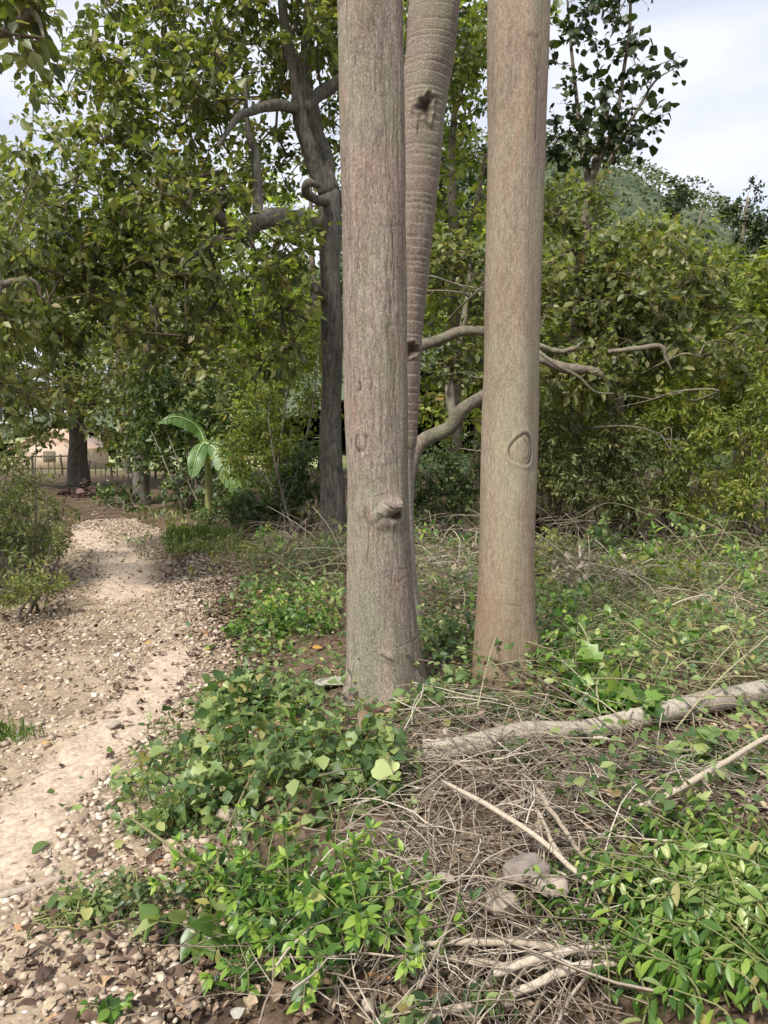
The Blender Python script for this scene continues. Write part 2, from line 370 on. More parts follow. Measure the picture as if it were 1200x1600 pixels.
# ------------------------------------------------------------------ the setting
xs = np.sinh(np.linspace(-6.2, 6.2, 300)) * .95 - .6
ys = np.concatenate([-np.geomspace(400, 2, 16), np.linspace(-1, 6, 130), 6 + np.sinh(np.linspace(0.02, 6, 150)) * 2.6])
def grid(xs, ys, fz):
    X, Y = np.meshgrid(xs, ys); Z = fz(X, Y); n = len(xs)
    i = np.arange(len(ys) - 1)[:, None] * n + np.arange(n - 1)[None]
    return np.stack([X, Y, Z], -1).reshape(-1, 3), np.stack([i, i + 1, i + n + 1, i + n], -1).reshape(-1, 4)
V, Q = grid(xs, ys, H)
tag(MB().add(V, Q=Q).obj('ground', MAT['ground']), kind='structure')

LANE = [np.array([G(*p)[:2] for p in q]) for q in ([(268, 1030), (232, 1090), (160, 1165), (85, 1240), (20, 1320), (-80, 1420)], [(130, 835), (180, 865), (200, 900), (190, 930)])]
LW = [.15, .26]
def lane_d(x, y):
    best = np.full(np.shape(x), 9.)
    for L_, lw in zip(LANE, LW):
        S = smooth_pts(L_, 30)
        for s in S: best = np.minimum(best, np.hypot(x - s[0], y - s[1]) / lw)
    return best
yy = np.linspace(-1.6, 12.9, 420); u = np.linspace(-1, 1, 60)
c, w = path_c(yy)
wl = w * (1.12 + .06 * np.sin(yy * 3.1) + .05 * np.sin(yy * 7.3 + 1)); 
X = c[:, None] + u[None] * wl[:, None]; Y = np.repeat(yy[:, None], 60, 1)
Z = H(X, Y) + .014 - .05 * np.clip(np.abs(u) - .72, 0, 1)[None] ** 1.3 + .006 * np.sin(X * 21 + Y * 5) * np.sin(Y * 17 - X * 9) + .004 * np.sin(X * 47 + Y * 31)
i = np.arange(len(yy) - 1)[:, None] * 60 + np.arange(59)[None]
tag(MB().add(np.stack([X, Y, Z], -1).reshape(-1, 3), Q=np.stack([i, i + 1, i + 61, i + 60], -1).reshape(-1, 4), A=np.clip(1.6 - lane_d(X, Y), 0, 1).ravel()).obj('path', MAT['path'], attr=True), kind='structure')

# wooded hill beyond the thicket
def HZ(x, y):
    r1 = np.sqrt(((x - 42) / 75) ** 2 + ((y - 185) / 80) ** 2); r2 = np.sqrt(((x - 10) / 40) ** 2 + ((y - 170) / 60) ** 2)
    z = 56 * np.exp(-(r1 * 1.1) ** 2) + 14 * np.exp(-(r2 * 1.2) ** 2)
    return z - 2 + 1.2 * np.sin(x * .15 + y * .08) + .8 * np.sin(x * .31 - y * .2)
V, Q = grid(np.linspace(-90, 260, 120), np.linspace(90, 330, 90), HZ)
mh, th_ = mat_new('hill_hazed_green'); g_ = N(th_, 'ShaderNodeNewGeometry')
finish(th_, ramp(th_, noise(th_, g_.outputs['Position'], .12, 5), [(.4, (.07, .095, .055)), (.62, (.12, .145, .085))]), 1.)  # same haze dulling mixed into the hillside's base colour
tag(MB().add(V, Q=Q).obj('hill', mh), kind='structure')
n = 60000
X = rng.uniform(-60, 160, n); Y = rng.uniform(95, 215, n)
ci, cj = np.floor(X / 7), np.floor(Y / 7); h1 = np.modf(np.abs(np.sin(ci * 12.99 + cj * 78.2) * 4375.5))[0]; h2 = np.modf(np.abs(np.sin(ci * 39.3 + cj * 11.1) * 2375.3))[0]
dd = np.hypot(X - (ci + .3 + .4 * h1) * 7, Y - (cj + .3 + .4 * h2) * 7) / 4.6; Z = HZ(X, Y); bump = np.sqrt(np.clip(1 - dd ** 2, 0, 1)) * (1 + .8 * h2)
mb = MB(); D = rng.normal(size=(n, 3)); D[:, 2] *= .4
leaves(mb, 'round', np.stack([X, Y, Z + bump * 4.2 * rng.random(n) ** .25], -1), D, rng.normal(size=(n, 3)) * 1.3 + [0, -1, 1.5], rng.uniform(.4, .9, n))
tag(mb.obj('hillside_wood', MAT['leaf_hill_hazed'], kind='stuff'), 'green wooded hillside rising behind the thicket', 'wood')

# ------------------------------------------------------------------ trees
def big_trunk(P, R, sides, rings, fn, z0=0., flare=.3, fh=.18, lobes=0):
    """ringed trunk with real relief; fn(theta, z, r, pos) -> (dr, scar)"""
    C = smooth_pts(np.column_stack([P, R]), rings)
    th = np.linspace(0, 2 * math.pi, sides, endpoint=False)
    TH, _ = np.meshgrid(th, np.arange(rings)); r = np.repeat(C[:, 3:4], sides, 1); z = np.repeat(C[:, 2:3], sides, 1)
    zz = np.maximum(z - z0, 0)
    r = r * (1 + flare * np.exp(-zz / fh) * (1 + lobes * np.sin(TH * 5 + .6)))
    dr, scar = fn(TH, z, r)
    r = r + dr
    V = np.stack([C[:, 0:1] + r * np.sin(TH), C[:, 1:2] - r * np.cos(TH), z], -1).reshape(-1, 3)    # theta 0 faces the camera side, + to the right
    i = np.arange(rings - 1)[:, None] * sides; j = np.arange(sides)[None]; k = (j + 1) % sides
    return V, np.stack([i + j, i + k, i + sides + k, i + sides + j], -1).reshape(-1, 4), scar.reshape(-1)
def pnoise(TH, z, ks, zs, amp, seed):
    r = np.random.default_rng(seed); o = np.zeros_like(TH)
    for _ in range(10):
        k = r.integers(ks[0], ks[1]); f = r.uniform(*zs)
        o += np.sin(k * TH + r.uniform(0, 6.28) + 1.5 * np.sin(z * f + r.uniform(0, 6.28)) + z * r.uniform(-3, 3))
    return o / 10 ** .5 * amp
def feature(TH, z, t0, z0, rt, rz):
    d = (TH - t0 + math.pi) % (2 * math.pi) - math.pi
    return np.sqrt((d / rt) ** 2 + ((z - z0) / rz) ** 2), d / rt, (z - z0) / rz

def trunk_line(pts, Y0, lean=0.):
    """pts: (px centre, py, width px) top to bottom, at distance Y0 -> centres, radii"""
    out = []
    for px, py, wd in pts:
        p = W(px, py, Y0 + lean * (1080 - py) / 1080); out.append([*p, wd / FPX * np.hypot(p[1], 0) * 1.0 / 2 * (1 / (CP + (800 - py) / FPX * SP))])
    a = np.array(out[::-1]); return a[:, :3], a[:, 3]

# tree one: grey-brown trunk with the big knot
b1 = G(600, 1092); Y1 = b1[1] + .16
P, R = trunk_line([(562, -420, 104), (574, -150, 106), (578, 0, 103), (583, 300, 101), (586, 500, 99), (589, 700, 96), (592, 850, 99), (596, 960, 105), (600, 1040, 113), (602, 1130, 122)], Y1)
def zat(py): return float(np.interp(-py, [420, 1130], [0, 0])) if 0 else W(600, py, Y1 - .16)[2]
def f1(TH, z, r):
    dr = pnoise(TH, z, (14, 46), (2, 7), .0007, 1) + pnoise(TH, z, (3, 8), (1, 3), .0028, 2); sc_ = np.zeros_like(TH)
    d, dx, dz = feature(TH, z, .3, zat(800), .62, .085)               # big burl
    w_ = np.sin(dz * 6 - dx * 4 + np.sin(dx * 5) * 1.2)
    dr += .04 * np.exp(-d ** 2 * 1.3) * (1 + .13 * w_ + .08 * np.sin(dx * 13 + dz * 4 + w_)); sc_ -= .2 * np.exp(-(d / .8) ** 4) * (.6 + .4 * w_)
    sc_ += .75 * np.exp(-((w_ + 1) / .16) ** 2) * np.exp(-(d / .75) ** 4) + .5 * np.exp(-((d - 1.12) / .07) ** 2) * (.5 + .5 * np.sin(dx * 4 + dz * 3))
    d, dx, dz = feature(TH, z, .5, zat(789), .27, .032); dr += .024 * np.exp(-d ** 4) * (1 + .35 * np.sin(dx * 9 + dz * 3 + np.sin(dz * 7))); sc_ -= .15 * np.exp(-d ** 4)
    d, dx, dz = feature(TH, z, .56, zat(806), .2, .02); sc_ += 1.2 * np.exp(-d ** 4); dr -= .016 * np.exp(-d ** 2)  # dark band paints the shade under the jutting stub
    for t0, py, rt, rz in ((-.5, 690, .2, .05), (-.6, 603, .13, .03)):   # old leaf-shaped scars
        d, dx, dz = feature(TH, z, t0, zat(py), rt, rz)
        ring = np.exp(-((d - 1) / .2) ** 2) * (dz < .75); dr += .006 * np.exp(-d ** 2) - .005 * ring; sc_ += .9 * ring * (dz - dx > -.7 if py == 690 else dx + dz > 0)
    d, dx, dz = feature(TH, z, -.05, zat(750), .25, .02); g = np.exp(-((dz - dx) / .18) ** 2) * (np.abs(dx) < .8); sc_ += .6 * g
    d, dx, dz = feature(TH, z, .1, zat(1025), .2, .03); g = np.exp(-((dz + dx * .7) / .2) ** 2) * (np.abs(dx) < 1); sc_ += .9 * g; dr += .008 * np.exp(-d ** 2)
    dr += pnoise(TH, z, (2, 6), (1.5, 5), .0045, 3)
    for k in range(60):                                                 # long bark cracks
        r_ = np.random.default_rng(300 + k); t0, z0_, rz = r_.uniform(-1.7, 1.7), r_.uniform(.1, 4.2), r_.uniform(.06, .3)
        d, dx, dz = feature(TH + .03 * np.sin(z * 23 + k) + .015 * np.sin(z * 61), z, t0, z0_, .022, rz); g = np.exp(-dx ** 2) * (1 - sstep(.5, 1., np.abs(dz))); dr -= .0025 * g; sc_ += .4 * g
    for k in range(26):                                                 # fine growth creases
        r_ = np.random.default_rng(100 + k); d, dx, dz = feature(TH, z, r_.uniform(-1.6, 1.6), r_.uniform(.2, 4), r_.uniform(.15, .6), r_.uniform(.01, .03))
        g = np.exp(-((dz - .4 * np.sin(dx * 2)) / .3) ** 2) * np.exp(-dx ** 2); dr -= .002 * g; sc_ += .25 * g
    return dr, np.clip(sc_, -1, 1)
t1 = thing('tree', (b1[0], Y1, 0), 'tall bare trunk of grey-brown fissured bark with a knobbly burl near its middle', 'tree', 'thick bare trunks in the clearing')
V, Q, A = big_trunk(P, R, 250, 640, f1, z0=0.0, flare=.3, fh=.14, lobes=.85)
tr = MB().add(V, Q=Q, A=A).obj('trunk', MAT['bark_a'], t1, attr=True)
kp = W(617, 790, Y1 - .175)                                             # the broken branch collar on the burl
m = MB(); pr = smooth_pts([kp + [-.06, .03, .004], kp + [-.03, -.022, .006], kp + [.012, -.048, .0], kp + [.034, -.046, -.004]], 14)
V, T, Q = tube(pr, np.interp(np.linspace(0, 1, 14), [0, .3, .8, 1], [.012, .014, .012, .009]), 12); V += nrm(V - pr.mean(0)) * (np.sin(V[:, 2:3] * 420 + V[:, :1] * 160) * .0022) + rng.normal(size=V.shape) * .0012; m.add(V, T, Q, A=np.full(len(V), .25))
kn = m.obj('branch_stub', MAT['bark_a'], t1, attr=True, smooth=True)
m = MB(); V, T, Q = tube([kp + [.02, -.046, -.014], kp + [.034, -.046, -.014]], [.009, .007], 12); m.add(V, T, Q); m.obj('heartwood', MAT['bark_dark'], kn)

# tree two: smoother tan trunk with an eye-shaped scar
b2 = G(790, 1070); Y2 = b2[1] + .15
P, R = trunk_line([(822, -420, 98), (815, -150, 96), (811, 0, 94), (806, 250, 89), (800, 500, 86), (796, 700, 85), (792, 850, 88), (790, 960, 95), (789, 1040, 101), (789, 1110, 106)], Y2)
def zat2(py): return W(800, py, Y2 - .15)[2]
def f2(TH, z, r):
    dr = pnoise(TH, z, (2, 7), (.8, 3.5), .0045, 5) + pnoise(TH, z, (20, 60), (3, 9), .0006, 6); sc_ = np.zeros_like(TH)
    d, dx, dz = feature(TH, z, .3, zat2(703), .44, .075); d = d * (1 + .1 * np.sin(3 * np.arctan2(dz, dx) + 1)); ring = np.exp(-((d - 1) / .06) ** 2)
    dr += .003 * np.exp(-d ** 4) - .004 * ring + .004 * np.exp(-((d - 1.2) / .12) ** 2); sc_ += 2.2 * ring * (.6 + .5 * np.sin(np.arctan2(dz, dx) + .4)); sc_ += .6 * np.exp(-((d - .6) / .07) ** 2) * (dx > 0)
    d, dx, dz = feature(TH, z, .05, zat2(945), .5, .025); g = np.exp(-((dz + dx * .5) / .12) ** 2) * np.exp(-dx ** 2 * 2); sc_ += .5 * g; dr -= .003 * g
    d, dx, dz = feature(TH, z, .35, zat2(55), .2, .02); g = np.exp(-((dz - .3 * (1 - dx * dx)) / .2) ** 2) * (np.abs(dx) < 1); sc_ += .7 * g; dr -= .003 * g
    d, dx, dz = feature(TH, z, .55, zat2(160), .05, .17); g = np.exp(-dx ** 2) * (np.abs(dz) < 1); sc_ += .4 * g; dr -= .003 * g
    d, dx, dz = feature(TH, z, 1.15, zat2(1010), .3, .06); dr += .018 * np.exp(-d ** 2)
    return dr, np.clip(sc_, 0, 1)
t2 = thing('tree', (b2[0], Y2, 0), 'tall smooth tan trunk with an oval eye-shaped scar and orange-brown base', 'tree', 'thick bare trunks in the clearing')
V, Q, A = big_trunk(P, R, 200, 520, f2, z0=0., flare=.3, fh=.1, lobes=.75)
MB().add(V, Q=Q, A=A).obj('trunk', MAT['bark_b'], t2, attr=True)

# palm: leaning ringed trunk seen between the two
Yp = 5.6
P, R = trunk_line([(716, -420, 92), (703, -150, 86), (680, 0, 80), (672, 80, 77), (660, 160, 74), (650, 280, 70), (641, 400, 62), (634, 500, 56), (629, 600, 53), (626, 700, 50), (624, 800, 50), (626, 900, 56), (634, 970, 62), (638, 1010, 66)], Yp)
def zp(py): return W(650, py, Yp - .17)[2]
_r = np.random.default_rng(11); rings_z = [0.1]
while rings_z[-1] < 8: rings_z.append(rings_z[-1] + _r.uniform(.03, .1))
rings_z = np.array(rings_z); tilt = _r.uniform(-.012, .012, len(rings_z)); ph = _r.uniform(0, 6.28, len(rings_z))
def fp(TH, z, r):
    dr = pnoise(TH, z, (12, 40), (3, 9), .0007, 8) + pnoise(TH, z, (2, 6), (2, 6), .005, 9); k = np.clip(np.searchsorted(rings_z, z) - 1, 0, len(rings_z) - 2)
    zz = z + tilt[k] * np.sin(TH + ph[k]) + .004 * np.sin(TH * 7 + ph[k])
    f = (zz - rings_z[k]) / (rings_z[k + 1] - rings_z[k]); f = np.clip(f, 0, 1)
    dr += .0035 * f - .003 * np.exp(-(f / .1) ** 2)
    low_ = sstep(zp(720), zp(690), z); sc_ = -.42 * np.exp(-((f - .95) / .04) ** 2) * (.45 + .55 * np.sin(TH * 3 + ph[k] * 2)) * np.abs(np.sin(ph[k] * 5)) + .12 * np.exp(-(f / .05) ** 2); sc_ = sc_ * low_ - .35 * (1 - low_) * (.6 + .4 * np.sin(TH * 9 + z * 7)); dr = dr * (.3 + .7 * low_) - .012 * (1 - low_)
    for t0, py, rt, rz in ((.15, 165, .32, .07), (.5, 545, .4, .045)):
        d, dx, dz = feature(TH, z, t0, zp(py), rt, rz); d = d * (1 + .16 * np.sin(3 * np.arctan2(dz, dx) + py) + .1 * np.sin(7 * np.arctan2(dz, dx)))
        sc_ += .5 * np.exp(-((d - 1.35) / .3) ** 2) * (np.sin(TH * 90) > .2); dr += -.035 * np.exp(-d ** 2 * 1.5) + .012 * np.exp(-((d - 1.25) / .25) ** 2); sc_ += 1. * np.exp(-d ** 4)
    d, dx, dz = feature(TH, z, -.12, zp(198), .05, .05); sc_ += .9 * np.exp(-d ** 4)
    return dr, np.clip(sc_, -1, 1)
MAT['bark_palm'] = m_bark('bark_palm', (.15, .118, .095), (.27, .22, .18), gamt=.35, pamt=.2, fleck=.25, scale=60, zs=1.5, bstr=.5, low=(.13, .09, .07))
V, Q, A = big_trunk(P, R, 110, 760, fp, z0=.1, flare=.1)
tp = thing('palm_tree', (P[0][0], P[0][1], 0), 'leaning palm trunk with closely ringed bark and a dark hollow, standing between two thick trunks', 'palm tree')
MB().add(V, Q=Q, A=A).obj('trunk', MAT['bark_palm'], tp, attr=True)

def grow(nodes, targets, r_tip=.004, pw=.42, rmax=.05, sag=.06, n=4):
    """twigs joining target points to the nearest wood, radii by load. nodes: start points on limbs"""
    N0 = [np.array(p, float) for p in nodes]; par = [-1] * len(N0); P = list(N0); order = []
    T = np.asarray(targets); base = np.array(N0)
    d0 = np.min(np.linalg.norm(T[:, None] - base[None], axis=2), axis=1)
    arr = np.array(P); 
    segs = []
    for ti in np.argsort(d0):
        t = T[ti]; arr = np.array(P); d = np.linalg.norm(arr - t, axis=1)
        j = int(np.argmin(d)); L = d[j]; k = max(1, int(L / .35)); prev = j; a = arr[j]
        k = min(k, 6)
        for s in range(1, k + 1):
            f = s / k; p = a * (1 - f) + t * f + (rng.normal(size=3) * .06 * L * (f * (1 - f) * 4) ** .5 if s < k else 0)
            if s < k: p[2] -= sag * L * 4 * f * (1 - f) * .3
            P.append(p); par.append(prev); prev = len(P) - 1
    load = np.zeros(len(P))
    leaf_n = np.ones(len(P))
    for i in range(len(P) - 1, len(N0) - 1, -1):
        load[i] += 1
        if par[i] >= 0: load[par[i]] += load[i]
    V = []; mb = MB()
    for i in range(len(N0), len(P)):
        j = par[i]; r1 = min(r_tip * load[i] ** pw, rmax); r0 = min(r_tip * max(load[j] if j >= len(N0) else load[i], load[i]) ** pw, rmax, r1 * 1.6)
        mb.add(*tube([P[j], P[i]], [r0, r1], n, cap=False))
    return mb
def blob_points(blobs, n, shell=.35, gap=-.25, seed=0):
    r = np.random.default_rng(seed); n = int(n * 1.12); vol = np.array([b[3] * b[4] * b[5] for b in blobs]) ** .8; vol /= vol.sum()
    k = r.choice(len(blobs), n, p=vol); B = np.array(blobs)[k]
    d = nrm(r.normal(size=(n, 3))); u = r.random(n) ** (1 / 3.) * (1 - shell) + shell * r.random(n) ** .3 * 1.0
    P = B[:, :3] + d * B[:, 3:6] * u[:, None]; k = 5.5 / max(.5, float(np.mean(np.array(blobs)[:, 3:6])) ** .5)
    f = np.sin(P[:, 0] * k + 1.7 * np.sin(P[:, 2] * k * .7 + seed)) * np.cos(P[:, 2] * k * 1.1 + 1.3 * np.sin(P[:, 1] * k * .8)) + .5 * np.sin(P[:, 1] * k * 1.3 + P[:, 0] * k * .6)
    return P[f > gap]
def crown_leaves(C, kind, lsize, per, spread, droop=.25, seed=0, wide=1., up=.3, ntw=5, twig=None, fine=False):
    """leafy twigs round each clump centre -> MB of leaves (and thin twigs into `twig`)"""
    r = np.random.default_rng(seed); n = len(C)
    D = nrm(r.normal(size=(n, ntw, 3)) + [0, 0, up]); L = spread * r.uniform(.35, 1.2, (n, ntw, 1))
    k = max(1, per // ntw); t = (np.linspace(.3, 1, k)[None, None, :, None] + r.uniform(-.08, .08, (n, ntw, k, 1)))
    P = C[:, None, None] + D[:, :, None] * L[:, :, None] * t - np.array([0, 0, 1]) * (t * L[:, :, None]) ** 2 * .5 * droop / spread
    if twig is not None:
        for i in range(n):
            for j in range(ntw):
                e = C[i] + D[i, j] * L[i, j] * .95 - np.array([0, 0, .5 * droop / spread * L[i, j, 0] ** 2])
                twig.add(*tube([C[i], e], [.0035, .0015], 3, cap=False))
    S = nrm(np.cross(D, r.normal(size=(n, ntw, 3))))[:, :, None] * np.where(np.arange(k) % 2, 1, -1)[None, None, :, None]
    LD = D[:, :, None] * .7 + S * .8 + r.normal(size=P.shape) * .35 - np.array([0, 0, droop * 1.6])
    U = r.normal(size=P.shape) * .55 + [0, 0, 1.]
    P = P.reshape(-1, 3); mb = MB()
    leaves(mb, kind, P, LD.reshape(-1, 3), U.reshape(-1, 3), lsize * np.clip(r.lognormal(-.08, .3, len(P)), .4, 1.6), wide, fine)
    return mb
def split_leaves(parent, kind, mat, C, lsize, count, seed, spread, wide=1.):
    """single leaves of the crown that show largest, each a part of its own"""
    r = np.random.default_rng(seed); me = leaf_mesh(kind, mat); k = r.choice(len(C), count)
    P = C[k] + r.normal(size=(count, 3)) * spread * .45 + [0, -spread * .4, 0]
    for M in leaf_mats(P, r.normal(size=(count, 3)) + [0, 0, -.5], r.normal(size=(count, 3)) * .6 + [0, -.4, 1], lsize * r.uniform(.8, 1.3, count), wide): inst('leaf', me, M, parent)
def make_tree(name, label, cat, base, trunkspec, limbs, blobs, nclump, leaf, lsize, per, spread, bark, leafmat, group=None, seed=1, twigs=True, parts=0, droop=.25, wide=1., up=.3, rt=.004, finelimb=12, bare=0., drop=None):
    base = np.asarray(base, float); root = thing(name, base, label, cat, group)
    nodes = []
    tp_, trr = trunkspec
    m = MB(); m.add(*limb(tp_, trr, finelimb, 40, .12)); m.obj('trunk', MAT[bark], root)
    C = smooth_pts(np.asarray(tp_, float), 30); nodes += list(C[8:])
    for lp, lr in limbs:
        m = MB(); m.add(*limb(lp, lr, max(6, finelimb - 2), 28, .2)); m.obj('limb', MAT[bark], root)
        nodes += list(smooth_pts(np.asarray(lp, float), 12))
    P = blob_points(blobs, nclump, seed=seed)
    P = P[P[:, 2] > H(P[:, 0], P[:, 1]) + .1]
    if bare: nd = np.array(nodes); P = P[np.min(np.linalg.norm(P[:, None] - nd[None], axis=2), axis=1) > bare]
    if drop is not None: P = P[~drop(P)]
    tw = MB() if twigs else None
    if twigs:
        g = grow(nodes, P, rt); tw = g
    mb = crown_leaves(P, leaf, lsize, per, spread, droop, seed, wide, up, twig=tw if twigs == 2 else None)
    if tw is not None: tw.obj('twigs', MAT['twigbark'], root, smooth=False, kind='stuff')
    cr_ = mb.obj('crown', MAT[leafmat], root, kind='stuff')
    if parts: split_leaves(root, leaf, MAT[leafmat], P, lsize * 1.1, parts, seed + 5, spread, wide)
    return root
def E(px, py, Y, rx, ry, rz):      # ellipsoid of foliage
    return (*W(px, py, Y), rx, ry, rz)
def up_trunk(px, py, top, Y, r0, r1, lean=0., wig=.06):
    b = G(px, py) if Y is None else W(px, py, Y); b = np.array(b)
    if Y is None: Y = b[1]
    b[2] = float(H(b[0], b[1])) - .1
    k = 6; pts = [b + np.array([lean * i / k + (rng.normal() * wig if 0 < i else 0), rng.normal() * wig, (top - b[2]) * i / k]) for i in range(k + 1)]
    return np.array(pts), np.linspace(r0, r1, k + 1)

# big dark-barked tree behind the knobbly trunk
Ya = 9.9
tpts = [W(520, 860, Ya), W(519, 760, Ya), W(517, 640, Ya), W(518, 500, Ya), W(517, 400, Ya), W(514, 300, Ya)]
tpts[0][2] = -.1
limbs = [([W(514, 305, Ya), W(488, 250, Ya - .1), W(470, 190, Ya - .2), W(462, 110, Ya - .2), W(445, 40, Ya - .3), W(438, -90, Ya - .4)], [.13, .105, .092, .078, .06, .04]),
         ([W(516, 300, Ya), W(506, 250, Ya + .3), W(490, 190, Ya + .4), W(478, 100, Ya + .6), W(490, -60, Ya + .6)], [.12, .11, .1, .08, .05]),
         ([W(515, 350, Ya), W(470, 346, Ya - .3), W(420, 343, Ya - .8), W(396, 350, Ya - 1.0), W(370, 362, Ya - 1.2), W(338, 332, Ya - 1.5)], [.13, .125, .12, .1, .075, .05]),
         ([W(405, 345, Ya - .9), W(402, 290, Ya - .8), W(398, 240, Ya - .8), W(388, 205, Ya - .7), W(384, 120, Ya - .7)], [.06, .055, .045, .035, .015]),
         ([W(514, 318, Ya), W(494, 312, Ya - .4), W(478, 300, Ya - .6), W(482, 285, Ya - .7), W(500, 292, Ya - .6)], [.06, .055, .05, .045, .02]),
         ([W(470, 172, Ya - .2), W(430, 166, Ya - .5), W(400, 172, Ya - .8), W(372, 182, Ya - 1.), W(340, 230, Ya - 1.3)], [.065, .06, .05, .04, .02]),
         ([W(474, 170, Ya - .2), W(500, 148, Ya + .2), W(535, 120, Ya + .5), W(590, 60, Ya + .7)], [.07, .08, .07, .04]),
         ([W(518, 480, Ya), W(495, 450, Ya - .3), W(488, 470, Ya - .5), W(480, 500, Ya - .7)], [.06, .05, .045, .025]),
         ([W(516, 320, Ya), W(540, 305, Ya + .5), W(600, 240, Ya + .9), W(690, 150, Ya + 1.2)], [.1, .09, .07, .04]),
         ([W(370, 362, Ya - 1.2), W(310, 390, Ya - 1.4), W(270, 430, Ya - 1.5)], [.05, .04, .02])]
bl = [E(380, 60, 9.3, 1.7, 1.5, 1.2), E(250, 110, 9, .9, 1.1, .85), E(330, 200, 8.8, 1.5, 1.2, .9), E(210, 300, 8.7, 1.1, 1.1, .8), E(300, 380, 8.6, 1.6, 1.2, .9), E(90, 400, 8.5, 1.2, 1.1, .8),
      E(180, 470, 8.5, 1.3, 1.2, .8), E(410, 470, 9.2, .7, .8, .9), E(470, 20, 10, 1.2, 1.2, .9), E(500, -150, 9.8, 2.4, 2, 1.3), E(620, 90, 11, 1.2, 1, 1.2), E(350, 560, 8.8, 1., 1., .5), E(160, 150, 9.2, .55, .6, .5), E(20, 500, 8.2, .9, 1., .7), E(560, 180, 11, .5, .6, .7), E(430, 130, 11.4, 1.2, .6, 1.0), E(420, 270, 11.4, .9, .5, .7), E(380, 150, 9, .35, .4, .5), E(115, 70, 9.2, .3, .4, .3), E(85, 170, 9.3, .3, .4, .35)]
make_tree('tree', 'large dark-barked tree with crooked limbs spreading to one side behind the burled trunk', 'tree', (tpts[0][0], Ya, 0),
          (tpts, [.18, .15, .14, .135, .13, .125]), limbs, bl, 1500, 'oval', .098, 32, .3, 'bark_dark', 'leaf_oak', seed=21, twigs=2, parts=260, finelimb=20, bare=.3,
          drop=lambda P: (P[:, 0] > -1.5) & (P[:, 0] < -.4) & (P[:, 2] > 3.6) & (P[:, 2] < 5.7) & (P[:, 1] < 10.3))     # the inner crown round the fork is bare

# trees standing by the far fence on the path's end
bb = W(122, 752, 20.5); tp_ = [W(122, 765, 20.5), W(121, 700, 20.5), W(119, 640, 20.5), W(116, 560, 20.5), W(112, 470, 20.5), W(105, 380, 20.4)]
make_tree('tree', 'dark straight trunk rising just behind the end of the low wooden fence', 'tree', (bb[0], 20.5, 0), (tp_, [.29, .23, .22, .21, .17, .1]),
          [([W(121, 640, 20.5), W(150, 628, 20.2), W(190, 618, 20), W(232, 600, 19.8), W(280, 606, 19.6)], [.16, .14, .12, .1, .05]),
           ([W(124, 680, 20.5), W(138, 665, 20.4), W(160, 678, 20.2), W(176, 672, 20)], [.16, .13, .08, .05]),
           ([W(116, 560, 20.5), W(80, 520, 20.2), W(40, 500, 20)], [.14, .1, .06])],
          [E(100, 380, 20, 3.2, 2.5, 2.8), E(40, 500, 19, 2.4, 2, 1.6), E(180, 480, 20, 2.4, 2, 1.7), E(120, 590, 19.5, 1.1, 1, .4), E(230, 560, 20, 1.3, 1, .7), E(30, 600, 18.5, 1.2, 1, .9)],
          520, 'oval', .16, 26, .6, 'bark_dark', 'leaf_olive', seed=31)
bb = W(218, 783, 16); tp_ = [W(217, 800, 16), W(219, 740, 16), W(218, 680, 16), W(222, 620, 16), W(230, 560, 15.9), W(238, 470, 15.9)]
make_tree('tree', 'slender dark forked trunk beside the path between the fence and the banana plant', 'tree', (bb[0], 16, 0), (tp_, [.22, .17, .15, .14, .1, .05]),
          [([W(220, 700, 16), W(232, 650, 15.8), W(240, 600, 15.6), W(246, 520, 15.4), W(240, 455, 15.4)], [.1, .08, .07, .05, .03]),
           ([W(222, 620, 16), W(250, 600, 15.7), W(300, 600, 15.3), W(330, 610, 15)], [.1, .08, .06, .03])],
          [E(230, 530, 15.6, 1.6, 1.4, 1.5), E(300, 600, 15.2, 1.1, 1, .6), E(180, 640, 15.8, .5, .6, .7), E(260, 430, 15.5, 1.6, 1.4, 1.2), E(195, 690, 16, .4, .4, .5)],
          330, 'oval', .13, 26, .5, 'bark_dark', 'leaf_olive', seed=32)
# overhanging tree just outside the frame
Yd = 6.0; tp_ = [(-5.2, Yd, -.1), (-5.15, Yd, 1.2), (-5.0, Yd, 2.6), (-4.8, Yd - .1, 4.2), (-4.6, Yd - .2, 5.6)]
make_tree('tree', 'tree at the frame edge hanging broad leaves over the weedy bank by the path', 'tree', (-5.2, Yd, 0), (tp_, [.2, .17, .15, .12, .06]),
          [([(-5, Yd, 2.6), (-4.3, 5.8, 3.3), W(0, 60, 5.2), W(50, 20, 5.1), W(70, 60, 5)], [.1, .07, .035, .02, .008]),
           ([(-5.1, Yd, 1.8), (-4.5, 6.3, 2.1), W(20, 440, 6.8), W(70, 470, 6.9)], [.08, .06, .03, .01])],
          [E(10, 30, 5.2, .32, .5, .28), E(52, 75, 5, .13, .25, .16), E(-150, -60, 5, .8, .8, .6), E(20, 560, 6.8, .36, .6, .5), E(-20, 440, 6.5, .45, .8, .6), E(40, 600, 7.5, .4, .5, .4), E(0, 260, 7, .3, .5, .3)],
          170, 'oval', .1, 24, .22, 'bark_mid', 'leaf_olive', seed=33, twigs=2, parts=80, droop=.6)

